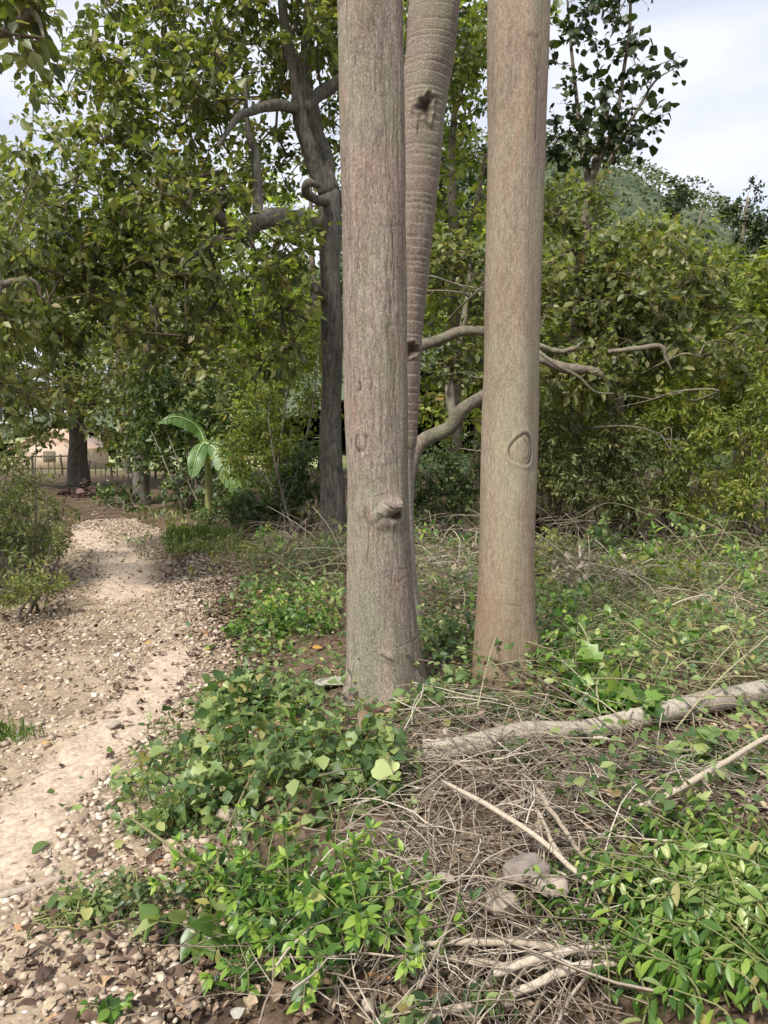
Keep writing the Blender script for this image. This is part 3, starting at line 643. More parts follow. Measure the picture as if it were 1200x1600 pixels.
# the thicket on the far side of the clearing
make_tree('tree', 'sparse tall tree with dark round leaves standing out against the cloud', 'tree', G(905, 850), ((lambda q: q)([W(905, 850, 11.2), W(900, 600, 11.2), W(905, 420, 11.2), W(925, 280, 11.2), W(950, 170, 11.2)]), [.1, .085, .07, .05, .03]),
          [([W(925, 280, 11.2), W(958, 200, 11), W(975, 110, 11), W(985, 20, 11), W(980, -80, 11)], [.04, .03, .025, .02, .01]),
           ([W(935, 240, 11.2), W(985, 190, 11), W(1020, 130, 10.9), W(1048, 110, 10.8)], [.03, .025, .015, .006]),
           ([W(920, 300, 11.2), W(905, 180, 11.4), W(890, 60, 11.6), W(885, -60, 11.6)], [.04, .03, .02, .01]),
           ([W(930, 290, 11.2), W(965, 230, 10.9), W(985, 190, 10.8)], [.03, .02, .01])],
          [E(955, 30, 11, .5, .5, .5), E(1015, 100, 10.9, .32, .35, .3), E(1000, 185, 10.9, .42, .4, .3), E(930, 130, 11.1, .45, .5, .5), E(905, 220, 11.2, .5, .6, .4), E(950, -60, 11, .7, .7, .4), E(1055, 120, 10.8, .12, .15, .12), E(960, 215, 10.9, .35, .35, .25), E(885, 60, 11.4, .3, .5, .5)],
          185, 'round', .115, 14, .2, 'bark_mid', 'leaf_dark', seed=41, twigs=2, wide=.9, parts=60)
make_tree('tree', 'leafy tree filling the gap between the palm and the smooth tan trunk', 'tree', G(705, 850), ([W(705, 850, 12.2), W(712, 700, 12.2), W(715, 560, 12.2), W(712, 400, 12.2), W(705, 250, 12.2), W(720, 80, 12.3)], [.1, .09, .085, .075, .06, .03]),
          [([W(712, 400, 12.2), W(740, 330, 12), W(760, 240, 12)], [.05, .04, .02])],
          [E(720, 120, 12.2, .8, 1, 1.2), E(735, 330, 12, .8, 1, 1), E(690, 470, 12.3, .9, 1, .9), E(650, 60, 12.8, .9, 1, 1), E(740, 560, 12, .8, .8, .6), E(780, 0, 12.6, .9, 1, .9), E(880, 330, 12.6, .7, .9, .6)],
          330, 'oval', .12, 26, .32, 'bark_mid', 'leaf_yellow', seed=42, twigs=2, parts=100)
make_tree('tree', 'broad yellow-green tree topping the thicket beyond the smooth tan trunk', 'tree', G(960, 840), ([W(960, 845, 10.4), W(955, 700, 10.4), W(965, 560, 10.4), W(985, 420, 10.5)], [.09, .08, .06, .03]),
          [([W(955, 640, 10.4), W(930, 550, 10.2), W(900, 450, 10.2)], [.05, .04, .02]), ([W(965, 560, 10.4), W(1030, 480, 10.3), W(1100, 420, 10.3)], [.05, .04, .02])],
          [E(900, 430, 10.2, .75, .8, .7), E(1010, 430, 10.3, .9, .9, .6), E(950, 560, 10, .9, .8, .6), E(1080, 520, 10, .8, .8, .6), E(895, 330, 10.8, .5, .6, .4), E(980, 490, 9.8, .7, .7, .6)],
          430, 'oval', .105, 26, .3, 'bark_mid', 'leaf_olive', seed=43, twigs=2, parts=160)
make_tree('tree', 'yellowish tree at the thicket edge under the wooded hill', 'tree', G(1170, 850), ([W(1175, 850, 11.5), W(1165, 700, 11.5), W(1150, 560, 11.5), W(1130, 400, 11.6)], [.09, .08, .06, .03]),
          [([W(1160, 640, 11.5), W(1200, 540, 11.3), W(1260, 470, 11.3)], [.05, .04, .02]), ([W(1150, 540, 11.5), W(1100, 440, 11.4), W(1060, 370, 11.4)], [.05, .04, .02])],
          [E(1120, 450, 11.5, .9, .9, .55), E(1180, 550, 11.2, .8, .9, .7), E(1100, 610, 11, .9, .8, .6), E(1260, 470, 11.4, .9, .9, .7), E(1060, 380, 11.8, .6, .7, .35), E(1180, 660, 11, .8, .8, .5)],
          420, 'oval', .105, 26, .3, 'bark_mid', 'leaf_yellow', seed=44, twigs=2, parts=140)
_br = np.random.default_rng(404); _host = [o for o in bpy.data.objects if o.get('category') == 'tree' and o.parent is None and o.location[0] > .5 and o.location[1] > 9.5]
for k in range(10):
    px, py, Y = _br.uniform(650, 1190), _br.uniform(430, 800), _br.uniform(8.7, 9.4); a = _br.uniform(-.5, .7); L = _br.uniform(.4, 1.1); p = W(px, py, Y); d = np.array([math.cos(a) * _br.choice([-1, 1]), _br.normal() * .3, math.sin(a)])
    h_ = min(_host, key=lambda o: abs(o.location[0] - p[0])); q = p - d * .3 + [0, .9, -.1]; q[0] = q[0] * .6 + h_.location[0] * .4
    pts = [q, p] + [p + d * L * t_ + _br.normal(size=3) * .05 for t_ in (.33, .66, 1)]; m = MB(); m.add(*limb(pts, [.016, .012, .01, .007, .003], 6, 20, .8))
    for j in range(2): q0 = pts[2 + j]; m.add(*limb([q0, q0 + d * .12 + _br.normal(size=3) * .05, q0 + d * .26 + _br.normal(size=3) * .12], [.006, .005, .002], 5, 8, .5))
    m.obj('limb', MAT['bark_limb'], h_, loc=p)
# pale crooked limbs of a leaning tree behind the palm
bl_ = G(640, 850); Yl = 9.4
make_tree('tree', 'low crooked tree with pale bare limbs reaching sideways behind the palm and the tan trunk', 'tree', (bl_[0], Yl, 0),
          ([W(628, 860, Yl), W(632, 790, Yl), W(645, 720, Yl), W(662, 688, Yl), W(700, 668, Yl), W(722, 640, Yl - .1), W(760, 615, Yl - .2), W(800, 590, Yl - .3), W(850, 556, Yl - .4)], [.12, .1, .09, .085, .085, .08, .07, .06, .05]),
          [([W(708, 665, Yl), W(706, 600, Yl + .1), W(716, 545, Yl + .2), W(728, 470, Yl + .3), W(735, 400, Yl + .4)], [.06, .055, .045, .035, .02]),
           ([W(645, 545, Yl + .1), W(690, 527, Yl), W(735, 515, Yl), W(790, 528, Yl - .1), W(850, 545, Yl - .2), W(880, 550, Yl - .2)], [.07, .065, .06, .055, .045, .02]),
           ([W(845, 560, Yl - .4), W(885, 575, Yl - .4), W(930, 582, Yl - .3), W(955, 605, Yl - .2)], [.05, .06, .05, .015]),
           ([W(840, 548, Yl - .6), W(870, 570, Yl - .7), W(905, 590, Yl - .7), W(930, 612, Yl - .7), W(960, 615, Yl - .7)], [.022, .02, .018, .012, .006]),
           ([W(640, 780, Yl), W(640, 650, Yl + .2), W(645, 545, Yl + .1)], [.08, .07, .06])],
          [E(800, 460, Yl + .3, .6, .5, .5), E(880, 590, Yl, .6, .5, .35), E(720, 420, Yl + .6, .5, .5, .5), E(720, 560, Yl + .2, .3, .3, .5)],
          170, 'oval', .1, 22, .26, 'bark_limb', 'leaf_olive', seed=45, twigs=2, finelimb=14)
def bough(name, pts, rad, mat, label, cat, group=None, n=8, seg=24, wob=.3):
    pts = np.array(pts, float); c = pts.mean(0); m = MB(); m.add(*limb(pts, rad, n, seg, wob)); o = m.obj(name, MAT[mat], loc=c); return tag(o, label, cat, group)
bough('broken_branch', [W(950, 550, 9), W(990, 545, 8.9), W(1032, 540, 8.8), W(1040, 560, 8.8), W(1050, 580, 8.8)], [.022, .03, .028, .018, .008], 'bark_mid', 'grey bent branch caught in the leaves of the yellow-green thicket', 'branch')
bough('broken_branch', [W(845, 542, 8.5), W(870, 548, 8.5), W(895, 545, 8.4), W(912, 532, 8.4)], [.02, .03, .02, .006], 'bark_limb', 'short broken branch jutting beside the smooth tan trunk', 'branch')

# understory bushes along the back of the clearing
def bush(label, base, blobs, nclump, leaf, lsize, per, spread, mat, seed, group=None, nst=7, parts=0, cat='bush', name='bush', droop=.15, up=.5, stemmat='bark_mid'):
    base = np.asarray(base, float); root = thing(name, base, label, cat, group); r = np.random.default_rng(seed); m = MB(); nodes = []
    for i in range(nst):
        b = np.array(blobs[i % len(blobs)]); e = b[:3] + r.normal(size=3) * b[3:6] * .35; s = base + np.array([r.normal() * .12, r.normal() * .1, -.05])
        mid = (s + e) / 2 + r.normal(size=3) * .12 + [0, 0, .1]; P = [s, mid, e]; m.add(*limb(P, [.02, .014, .006], 5, 10, .6)); nodes += list(smooth_pts(P, 8)[2:])
    m.obj('stems', MAT[stemmat], root)
    P = blob_points(blobs, nclump, seed=seed); P = P[P[:, 2] > H(P[:, 0], P[:, 1]) + .05]
    g = grow(nodes, P, .0022, n=3); g.obj('twigs', MAT['twigbark'], root, smooth=False, kind='stuff')
    crown_leaves(P, leaf, lsize, per, spread, droop, seed, 1., up).obj('foliage', MAT[mat], root, kind='stuff')
    if parts: split_leaves(root, leaf, MAT[mat], P, lsize * 1.1, parts, seed + 5, spread)
    return root
bush('pale fine-leaved bush rising behind the dark-barked tree', G(440, 830), [E(440, 620, 12.5, .8, .7, .8), E(400, 700, 12, .8, .7, .6), E(470, 520, 13, .6, .6, .7), E(450, 740, 11.6, .6, .5, .5)], 420, 'lance', .085, 34, .26, 'leaf_yellow', 51)
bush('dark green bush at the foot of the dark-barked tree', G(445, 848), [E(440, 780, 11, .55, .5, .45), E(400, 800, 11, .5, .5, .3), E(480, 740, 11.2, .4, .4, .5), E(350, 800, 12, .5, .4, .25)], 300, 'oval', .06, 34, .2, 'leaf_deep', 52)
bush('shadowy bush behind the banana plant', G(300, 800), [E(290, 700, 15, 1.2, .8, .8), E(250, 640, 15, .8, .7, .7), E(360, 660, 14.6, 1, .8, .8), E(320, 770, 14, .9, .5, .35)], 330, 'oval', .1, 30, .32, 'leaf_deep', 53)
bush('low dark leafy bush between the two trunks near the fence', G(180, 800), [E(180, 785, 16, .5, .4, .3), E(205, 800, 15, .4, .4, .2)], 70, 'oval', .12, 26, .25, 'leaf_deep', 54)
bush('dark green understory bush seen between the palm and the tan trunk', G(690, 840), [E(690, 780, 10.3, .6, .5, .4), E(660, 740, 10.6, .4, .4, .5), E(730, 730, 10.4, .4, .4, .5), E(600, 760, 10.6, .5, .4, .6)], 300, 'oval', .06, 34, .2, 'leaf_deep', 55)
for i, (lab, px, blobs, mat, nn) in enumerate([
    ('shaded twiggy bush right behind the tan trunk', 870, [E(860, 700, 10, .5, .5, .6), E(900, 760, 9.8, .5, .4, .4), E(860, 640, 10.2, .4, .4, .4)], 'leaf_olive', 260),
    ('grey-green twiggy bush in the middle of the thicket foot', 980, [E(960, 700, 9.8, .55, .5, .5), E(1000, 760, 9.6, .5, .4, .35), E(940, 780, 9.6, .4, .4, .25)], 'leaf_olive', 300),
    ('olive bush with fine stems under the broad yellow-green tree', 1060, [E(1060, 680, 9.8, .5, .5, .5), E(1080, 770, 9.6, .5, .4, .35), E(1040, 620, 10, .5, .4, .4)], 'leaf_yellow', 300),
    ('yellow-green bush at the outer end of the thicket', 1160, [E(1150, 700, 9.6, .5, .5, .5), E(1180, 780, 9.4, .5, .4, .35), E(1210, 640, 9.8, .5, .5, .5)], 'leaf_yellow', 300)]):
    bush(lab, G(px, 838), blobs, nn, 'lance', .07, 34, .2, mat, 60 + i, 'bushes at the thicket foot', nst=14, parts=0, droop=.3)
bush('weedy light green bush on the bank beside the sandy path', G(45, 930), [E(30, 830, 7.3, .35, .5, .25), E(0, 760, 7.8, .4, .5, .3), E(75, 850, 7.6, .2, .3, .15), E(-60, 800, 7, .5, .5, .45), E(55, 770, 8.6, .25, .4, .2), E(20, 890, 6.8, .3, .35, .15), E(90, 800, 8.8, .12, .2, .2), E(20, 700, 8.2, .25, .3, .3)], 430, 'lance', .055, 22, .19, 'leaf_olive', 71, nst=22, up=1.4, droop=.35)
bush('low shaded weeds at the foot of the bank by the path', G(20, 965), [E(10, 930, 6, .3, .35, .1), E(70, 920, 6.4, .22, .3, .08)], 90, 'lance', .04, 26, .1, 'leaf_olive', 72, nst=6, up=1.2, cat='weeds', name='weed_clump')

# background wood: trees far behind, each its own crown and trunk
bgt = [(300, 22, 8.5, 3.2, 'leaf_olive', 'round olive tree far behind the banana plant'), (420, 19, 7.5, 2.4, 'leaf_sunglow', 'sunlit yellow-green tree seen past the long sideways limb'),
       (500, 24, 10, 3.2, 'leaf_olive', 'tall far tree directly behind the dark-barked trunk'), (640, 22, 10, 2.6, 'leaf_dark', 'dark far tree glimpsed between the palm and the burled trunk'),
       (740, 18, 6.5, 2.2, 'leaf_yellow', 'far tree showing beside the palm under the hill'), (860, 20, 7.0, 2.4, 'leaf_olive', 'far tree just beyond the smooth tan trunk'),
       (960, 17, 5.2, 2.2, 'leaf_yellow', 'low sunny tree behind the broad thicket crown'), (1090, 23, 6.6, 2.4, 'leaf_olive', 'olive treetop below the hill crest'),
       (1200, 19, 5.6, 2.4, 'leaf_yellow', 'yellow-green treetop at the far end of the thicket'), (1300, 16, 5.5, 2.5, 'leaf_olive', 'tree past the outer end of the thicket'),
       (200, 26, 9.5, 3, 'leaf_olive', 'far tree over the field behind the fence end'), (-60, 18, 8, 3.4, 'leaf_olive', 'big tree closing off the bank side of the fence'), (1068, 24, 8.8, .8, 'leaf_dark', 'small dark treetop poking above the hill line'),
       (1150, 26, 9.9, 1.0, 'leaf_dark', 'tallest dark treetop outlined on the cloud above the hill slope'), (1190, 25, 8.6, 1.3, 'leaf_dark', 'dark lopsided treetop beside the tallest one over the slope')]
for i, (px, Y, h, wd, mat, lab) in enumerate(bgt):
    x = (px - 600) / FPX * Y; z0 = float(H(x, Y)); b = (x, Y, z0); r = np.random.default_rng(200 + i)
    tp_ = [(x, Y, z0 - .2), (x + r.normal() * .15, Y, z0 + h * .3), (x + r.normal() * .2, Y, z0 + h * .6), (x + r.normal() * .2, Y, z0 + h * .9)]
    high = px in (200,)
    bl = [(x + r.normal() * wd * .45, Y + r.normal() * wd * .3, z0 + h * r.uniform(.55 if high else .2, .85), wd * r.uniform(.4, .62), wd * .5, h * r.uniform(.12, .2)) for _ in range(8)] + [(x, Y, z0 + h * .86, wd * .5, wd * .5, h * .13)]
    if wd < 1.5: bl = [(x + r.normal() * wd * .5, Y + r.normal() * .3, z0 + h * r.uniform(.72, .98), wd * r.uniform(.25, .45), .4, r.uniform(.3, .5)) for _ in range(6)]
    nn = 300 if wd > 1.5 else 70
    make_tree('tree', lab, 'tree', b, (tp_, [.16, .13, .1, .04]), [], bl, nn, 'oval', .17 if wd > 1.5 else .13, 30, .55 if wd > 1.5 else .3, 'bark_mid', mat, 'trees in the far wood', seed=220 + i, twigs=1, finelimb=8, droop=.2, rt=.006)

# ------------------------------------------------------------------ fence, house, debris, banana
mw = m_vary('fence_wood', [(0, (.08, .065, .05)), (1, (.13, .11, .085))], bscale=20)
def fence(pxa, pya, pxb, pyb, Ya_, Yb_, hgt, nb, label, rails):
    a = np.array(W(pxa, pya, Ya_)); b = np.array(W(pxb, pyb, Yb_)); root = thing('wooden_fence', (a + b) / 2, label, 'fence', 'low wooden fences at the end of the path')
    def bar(name, p, q, rad):
        m = MB(); m.add(*limb([p, (np.array(p) + q) / 2 + rng.normal(size=3) * .008, q], [rad, rad * .95, rad * .9], 7, 8, .3)); m.obj(name, mw, root)
    up = np.array([0, 0, 1.])
    for f in rails: bar('rail', a + up * hgt * f - (b - a) * .02, b + up * hgt * f + (b - a) * .02, .024)
    for k in range(nb):
        p = a + (b - a) * k / (nb - 1) + rng.normal(size=3) * [.02, .01, 0]; p = p + [0, -.045, 0]
        if k % 4 == 0: bar('post', p - up * .25, p + up * (hgt + .06), .04)
        else: bar('picket', p - up * .05, p + up * (hgt * (1 if k % 3 else .62) + .0), .018)
fence(-30, 752, 108, 748, 24.2, 24.6, .72, 14, 'low grey wooden fence with a flat top rail closing the far end of the path', (1.0, .45, .1))
fence(143, 752, 245, 768, 24.4, 23.2, .62, 13, 'short lower wooden fence running on past the dark trunk', (1.0, .15))
mp_, tt_ = mat_new('pink_plaster'); finish(tt_, (.5, .38, .31), .9)
mr_, tt_ = mat_new('pink_roof'); finish(tt_, (.6, .42, .34), .8)
hx, hy = W(95, 700, 60)[0], 60; hz = float(H(hx, hy)); root = thing('house', (hx, hy, hz), 'small house with a pinkish gable roof far off beyond the fence', 'house')
def boxv(x0, x1, y0, y1, z0, z1):
    V = [(x, y, z) for z in (z0, z1) for y in (y0, y1) for x in (x0, x1)]
    return V, [(0, 2, 3, 1), (4, 5, 7, 6), (0, 1, 5, 4), (2, 6, 7, 3), (0, 4, 6, 2), (1, 3, 7, 5)]
V, Q = boxv(hx - 2.6, hx + 2.6, hy - 2, hy + 3, hz, hz + 1.9); MB().add(V, Q=Q).obj('wall', mp_, root, smooth=False)
e = hz + 1.9; rf = MB(); ap = e + 1.25
for s in (-1, 1):
    V = [(hx, hy - 2.3, ap), (hx, hy + 3.3, ap), (hx + s * 3.0, hy + 3.3, e - .2), (hx + s * 3.0, hy - 2.3, e - .2)]; V += [(a, b, c - .1) for a, b, c in V]
    rf.add(V, Q=[(0, 1, 2, 3), (4, 7, 6, 5), (0, 3, 7, 4), (1, 5, 6, 2), (3, 2, 6, 7)])
rf.add([(hx - 2.5, hy - 1.98, e), (hx + 2.5, hy - 1.98, e), (hx, hy - 1.98, ap - .15)], T=[(0, 1, 2)])
rf.obj('roof', mr_, root, smooth=False)
V, Q = boxv(hx - .5, hx + .4, hy - 2.05, hy - 2.0, hz + .7, hz + 1.5); wn = MB().add(V, Q=Q).obj('window', MAT['bark_mid'], root, smooth=False)

# heap of husks
hb = G(130, 785); hb[1] = 17.5; hb = W(132, 782, 17.5); hb[2] = float(H(hb[0], hb[1]))
MAT['husk'] = m_vary('husk', [(0, (.025, .014, .012)), (.6, (.06, .032, .026)), (.93, (.1, .055, .045)), (1, (.2, .13, .11))])
def stone_shape(r, sub=1, flat=.65):
    import bmesh
    bm = bmesh.new(); bmesh.ops.create_icosphere(bm, subdivisions=sub, radius=1)
    V = np.array([v.co[:] for v in bm.verts]); F = np.array([[v.index for v in f.verts] for f in bm.faces]); bm.free()
    for _ in range(9):
        d = nrm(r.normal(size=3)); o = r.uniform(.3, .8); h = V @ d; V = V - np.clip(h - o, 0, None)[:, None] * d * .85
    V *= r.uniform(.75, 1.2, 3) * [1, 1, flat]; return V, F
sr = np.random.default_rng(5)
hm = []
for k in range(8): V, F = stone_shape(sr, 2, .28); V[:, 2] += .5 * V[:, 0] ** 2 - .3 * np.abs(V[:, 1]); hm.append(MB().add(V, T=F).mesh('husk', MAT['husk']))
def heap(b, n, wx, wy, h, fall, s0, s1, label):
    root = thing('husk_heap', b, label, 'heap')
    for k in range(n):
        p = b + [sr.normal() * wx, sr.normal() * wy, 0]; p[2] = b[2] + max(0, h - np.hypot(p[0] - b[0], p[1] - b[1]) * fall) * sr.random() + .03
        M = np.eye(4); M[:3, :3] = np.array(Matrix.Rotation(sr.uniform(0, 6), 3, nrm(sr.normal(size=3)).tolist())) * sr.uniform(s0, s1); M[:3, 3] = p; inst('husk', hm[k % 8], M, root)
heap(hb, 70, .38, .3, .45, .6, .06, .13, 'heap of dark reddish husks at the foot of the fence-side trunk')
hb2 = G(858, 838); heap(hb2, 60, .25, .25, .55, 1.1, .04, .1, 'reddish brown dead heap behind the smooth tan trunk')

# banana plant
Yb = 13.2; bb = W(326, 800, Yb); bb[2] = float(H(bb[0], bb[1])); root = thing('banana_plant', bb, 'young banana plant with torn drooping leaves beside the path', 'banana plant')
m = MB(); m.add(*limb([bb + [0, 0, -.05], W(326, 750, Yb), W(322, 700, Yb), W(320, 690, Yb)], [.07, .06, .045, .03], 10, 12, .1)); m.obj('stalk', MAT['greenstem'], root)
mid_m = m_vary('midrib', [(0, (.4, .5, .25)), (1, (.4, .5, .25))])
def banana_leaf(pts, width, tears, seed, side=(1, 0, 0)):
    r = np.random.default_rng(seed); C = smooth_pts(np.array(pts), 26); T = nrm(np.gradient(C, axis=0)); S = nrm(np.cross(T, np.array([0, -1., .25])))
    tt = np.linspace(0, 1, 26); w = width * np.sin(np.clip(tt * 1.02 + .05, 0, 1) * math.pi) ** .55 * (.75 + .25 * tt)
    m = MB()
    for sgn in (-1, 1):
        lag = np.zeros(26); grp = 0; droop = 0
        for k in range(25):
            if r.random() < tears: droop = r.uniform(0, .3); shift = r.uniform(.05, .2)
            else: shift = 0
            g0, g1 = k, k + 1; gap = .22 if shift else 0
            p0 = C[g0] + T[g0] * gap * np.linalg.norm(C[g1] - C[g0]); p1 = C[g1]
            q0 = p0 + sgn * S[g0] * w[g0] * (1 - droop * .2) + [0, -.02, -w[g0] * (.25 + droop)] + T[g0] * w[g0] * .25
            q1 = p1 + sgn * S[g1] * w[g1] * (1 - droop * .2) + [0, -.02, -w[g1] * (.25 + droop)] + T[g1] * w[g1] * .25
            m0 = (p0 + q0) / 2 + [0, 0, .03]; m1 = (p1 + q1) / 2 + [0, 0, .03]
            m.add([p0, p1, m1, m0, q1, q0], Q=[(0, 1, 2, 3), (3, 2, 4, 5)])
    lf = m.obj('leaf', MAT['leaf_banana'], root, loc=C[0])
    m = MB(); m.add(*tube(C + [0, -.006, .012], np.linspace(.016, .004, 26), 5)); md = m.obj('midrib', mid_m, lf, loc=C[0]); md.location = (0, 0, 0)
banana_leaf([W(320, 692, Yb), W(312, 672, Yb), W(295, 658, Yb - .1), W(270, 652, Yb - .2), W(245, 664, Yb - .3)], .13, .3, 1)
banana_leaf([W(320, 692, Yb), W(313, 700, Yb - .15), W(306, 718, Yb - .3), W(300, 752, Yb - .4)], .17, .1, 2)
banana_leaf([W(321, 692, Yb), W(336, 702, Yb - .15), W(352, 728, Yb - .3), W(368, 760, Yb - .4), W(377, 796, Yb - .45)], .17, .35, 3)
banana_leaf([W(321, 692, Yb), W(345, 696, Yb), W(370, 718, Yb), W(385, 748, Yb), W(388, 776, Yb)], .15, .5, 4)

# grass clumps
def grass_clump(px, py, wdt, n, hgt, label, seed, mat='grass'):
    b = G(px, py); r = np.random.default_rng(seed); m = MB(); x = r.normal(size=n) * wdt; y = r.normal(size=n) * wdt * .6
    c_, w_ = path_c(b[1] + y); k_ = (np.abs(b[0] + x - c_) > w_ * 1.12) | (px < 10); x, y = x[k_], y[k_]; n = len(x)
    P = np.stack([b[0] + x, b[1] + y, H(b[0] + x, b[1] + y)], -1); D = r.normal(size=(n, 3)) * .45 + [0, 0, 1]
    leaves(m, 'lance', P, D, r.normal(size=(n, 3)) + [0, -1, 0], hgt * r.uniform(.5, 1.2, n), .22); return tag(m.obj('grass', MAT[mat], loc=b, kind='stuff'), label, 'grass')
grass_clump(285, 843, .32, 1500, .17, 'bright green grass tuft on the path edge before the banana plant', 1)
grass_clump(330, 860, .35, 500, .13, 'short grass spreading along the path edge', 2)
grass_clump(60, 880, .5, 1200, .25, 'dull grass under the weedy bank bush', 3, 'leaf_olive')
grass_clump(4, 1160, .08, 160, .1, 'small dark green grass tuft on the gravel at the photo edge', 4)

# ------------------------------------------------------------------ ground cover, stones, litter
def region(pts, n, r, jitter=.0):
    """random ground points inside a polygon given by photo pixels of its corners on the ground"""
    Wp = np.array([G(*p)[:2] for p in pts]); lo, hi = Wp.min(0), Wp.max(0); out = np.zeros((0, 2))
    while len(out) < n:
        q = r.uniform(lo, hi, (n * 2, 2)); ins = np.zeros(len(q), bool); j = len(Wp) - 1
        for i in range(len(Wp)):
            (xi, yi), (xj, yj) = Wp[i], Wp[j]
            ins ^= ((yi > q[:, 1]) != (yj > q[:, 1])) & (q[:, 0] < (xj - xi) * (q[:, 1] - yi) / (yj - yi + 1e-12) + xi); j = i
        out = np.vstack([out, q[ins]])
    q = out[:n] + r.normal(size=(n, 2)) * jitter
    return np.column_stack([q, H(q[:, 0], q[:, 1])])
def rot_z_scale(n, r, s, tilt=.25):
    A = []
    for k in range(n):
        R_ = Matrix.Rotation(r.uniform(0, 6.28), 3, 'Z') @ Matrix.Rotation(r.normal() * tilt, 3, 'X') @ Matrix.Rotation(r.normal() * tilt, 3, 'Y'); A.append(np.array(R_) * s[k])
    return np.array(A)
r = np.random.default_rng(9)
def path_pts(n, y0, y1, power=1., wide=1.1):
    y = y0 + (y1 - y0) * r.random(n) ** power; c, w = path_c(y); x = c + w * r.uniform(-wide, wide, n); return x, y
shapes = [stone_shape(sr, 1, .5) for _ in range(14)]
def stones(n, x, y, s, mb, sink=.3):
    k = r.integers(0, len(shapes), n); A = rot_z_scale(n, r, s, .3); z = H(x, y)
    for t in range(len(shapes)):
        sel = np.where(k == t)[0]
        if len(sel) == 0: continue
        V, F = shapes[t]; P = np.einsum('nij,vj->nvi', A[sel], V) + np.stack([x[sel], y[sel], z[sel] + s[sel] * (sink - .05) + .011], -1)[:, None]
        mb.add(P.reshape(-1, 3), T=(F[None] + (np.arange(len(sel)) * len(V))[:, None, None]).reshape(-1, 3))
mb = MB()
x, y = path_pts(30000, 1.2, 13, 1.2, 1.25); keep = (lane_d(x, y) > .85 + r.random(len(x)) ** 2 * .7); x, y = x[keep], y[keep]
s = np.clip(r.lognormal(-4.4, .48, len(x)), .004, .032); stones(len(x), x, y, s, mb)
p = region([(0, 1600), (330, 1600), (250, 1330), (300, 1100), (330, 960), (400, 870), (300, 850), (120, 1200), (0, 1400)], 9500, r, .04); p = p[lane_d(p[:, 0], p[:, 1]) > .95]; s = np.clip(r.lognormal(-4.4, .42, len(p)), .005, .026); stones(len(p), p[:, 0], p[:, 1], s, mb)
p = region([(600, 1600), (1200, 1600), (1200, 1150), (640, 1150)], 500, r); s = np.clip(r.lognormal(-4.5, .5, 500), .005, .03); stones(500, p[:, 0], p[:, 1], s, mb)
tag(mb.obj('gravel', MAT['stone'], smooth=False, kind='stuff'), 'loose pale limestone gravel covering the path', 'gravel')
sm = []
for k in range(12):
    V, F = stone_shape(sr, 2, .6); V += r.normal(size=V.shape) * .02; sm.append(MB().add(V, T=F).mesh('path_stone', MAT['stone']))
x, y = path_pts(420, 1.6, 6.2, 1.1, 1.15); keep = lane_d(x, y) > 1.2; x, y = x[keep][:290], y[keep][:290]; ns = len(x)
s = r.uniform(.014, .026, ns); A = rot_z_scale(ns, r, s, .3); z = H(x, y)
for k in range(ns):
    M = np.eye(4); M[:3, :3] = A[k]; M[:3, 3] = (x[k], y[k], z[k] + .012)
    zn = 0 if y[k] < 2.9 else 1 if y[k] < 4.4 else 2
    tag(inst('path_stone', sm[k % 12], M), ['loose pale stone on the nearest stretch of path before the bare sandy lane ends', 'loose pale stone in the gravel alongside the bare sandy lane', 'loose pale stone in the path gravel farther on, past the head of the sandy lane'][zn], 'stone', ['stones on the nearest stretch of path', 'stones alongside the sandy lane', 'stones on the farther path'][zn])

# leaf litter
def litter(P, s, mb, lift=.012, kind='dry', tilt=.35, mat=None):
    n = len(P); D = r.normal(size=(n, 3)) * [1, 1, tilt * .6]; U = r.normal(size=(n, 3)) * tilt + [0, 0, 1]
    P = P + np.array([0, 0, 1]) * (lift + r.random((n, 1)) * .012); leaves(mb, kind, P, D, U, s, 1.25, False)
mb = MB()
lit = [region([(0, 1600), (680, 1600), (640, 1450), (330, 1380), (250, 1320), (150, 1420), (0, 1480)], 1500, r, .05), region([(300, 1330), (270, 1100), (340, 900), (260, 850), (420, 850), (430, 1000), (430, 1330)], 4200, r, .06),
       region([(600, 1600), (1250, 1600), (1250, 1080), (640, 1150)], 4200, r), region([(400, 1150), (400, 870), (1300, 860), (1300, 1150)], 5200, r), region([(-100, 1100), (80, 1000), (110, 850), (-100, 850)], 1500, r, .05)]
q = region([(-60, 1060), (60, 1060), (120, 960), (130, 880), (-60, 900)], 1500, r, .08); lit.append(q)
x, y = path_pts(2200, 1.2, 13, 1., 1.3); lit.append(np.column_stack([x, y, H(x, y)]))
q = region([(250, 860), (300, 830), (430, 850), (400, 960), (330, 1020), (270, 960)], 4200, r, .08); lit.append(q)
x = r.uniform(-9, 8, 6000); y = r.uniform(7.5, 16, 6000); lit.append(np.column_stack([x, y, H(x, y)]))
for q in lit: litter(q, np.clip(r.lognormal(-3.55, .4, len(q)), .012, .07), mb, tilt=.6)
tag(mb.obj('leaf_litter', MAT['deadleaf'], kind='stuff'), 'brown dead leaf litter along the path and under the plants', 'leaf litter')
dm = [MB() for _ in range(6)]; dmesh = []
for k, m in enumerate(dm):
    V, F = leaf_shape('dry' if k % 2 else 'oval', True); V = V.copy(); V[:, 0] *= 1.2; V[:, 2] += .18 * np.sin(V[:, 1] * (3 + k)) + V[:, 0] ** 2 * (k - 2) * .8 + .06 * np.sin(V[:, 0] * 14 + k); dmesh.append(m.add(V, T=F).mesh('fallen_leaf', MAT['deadleaf']))
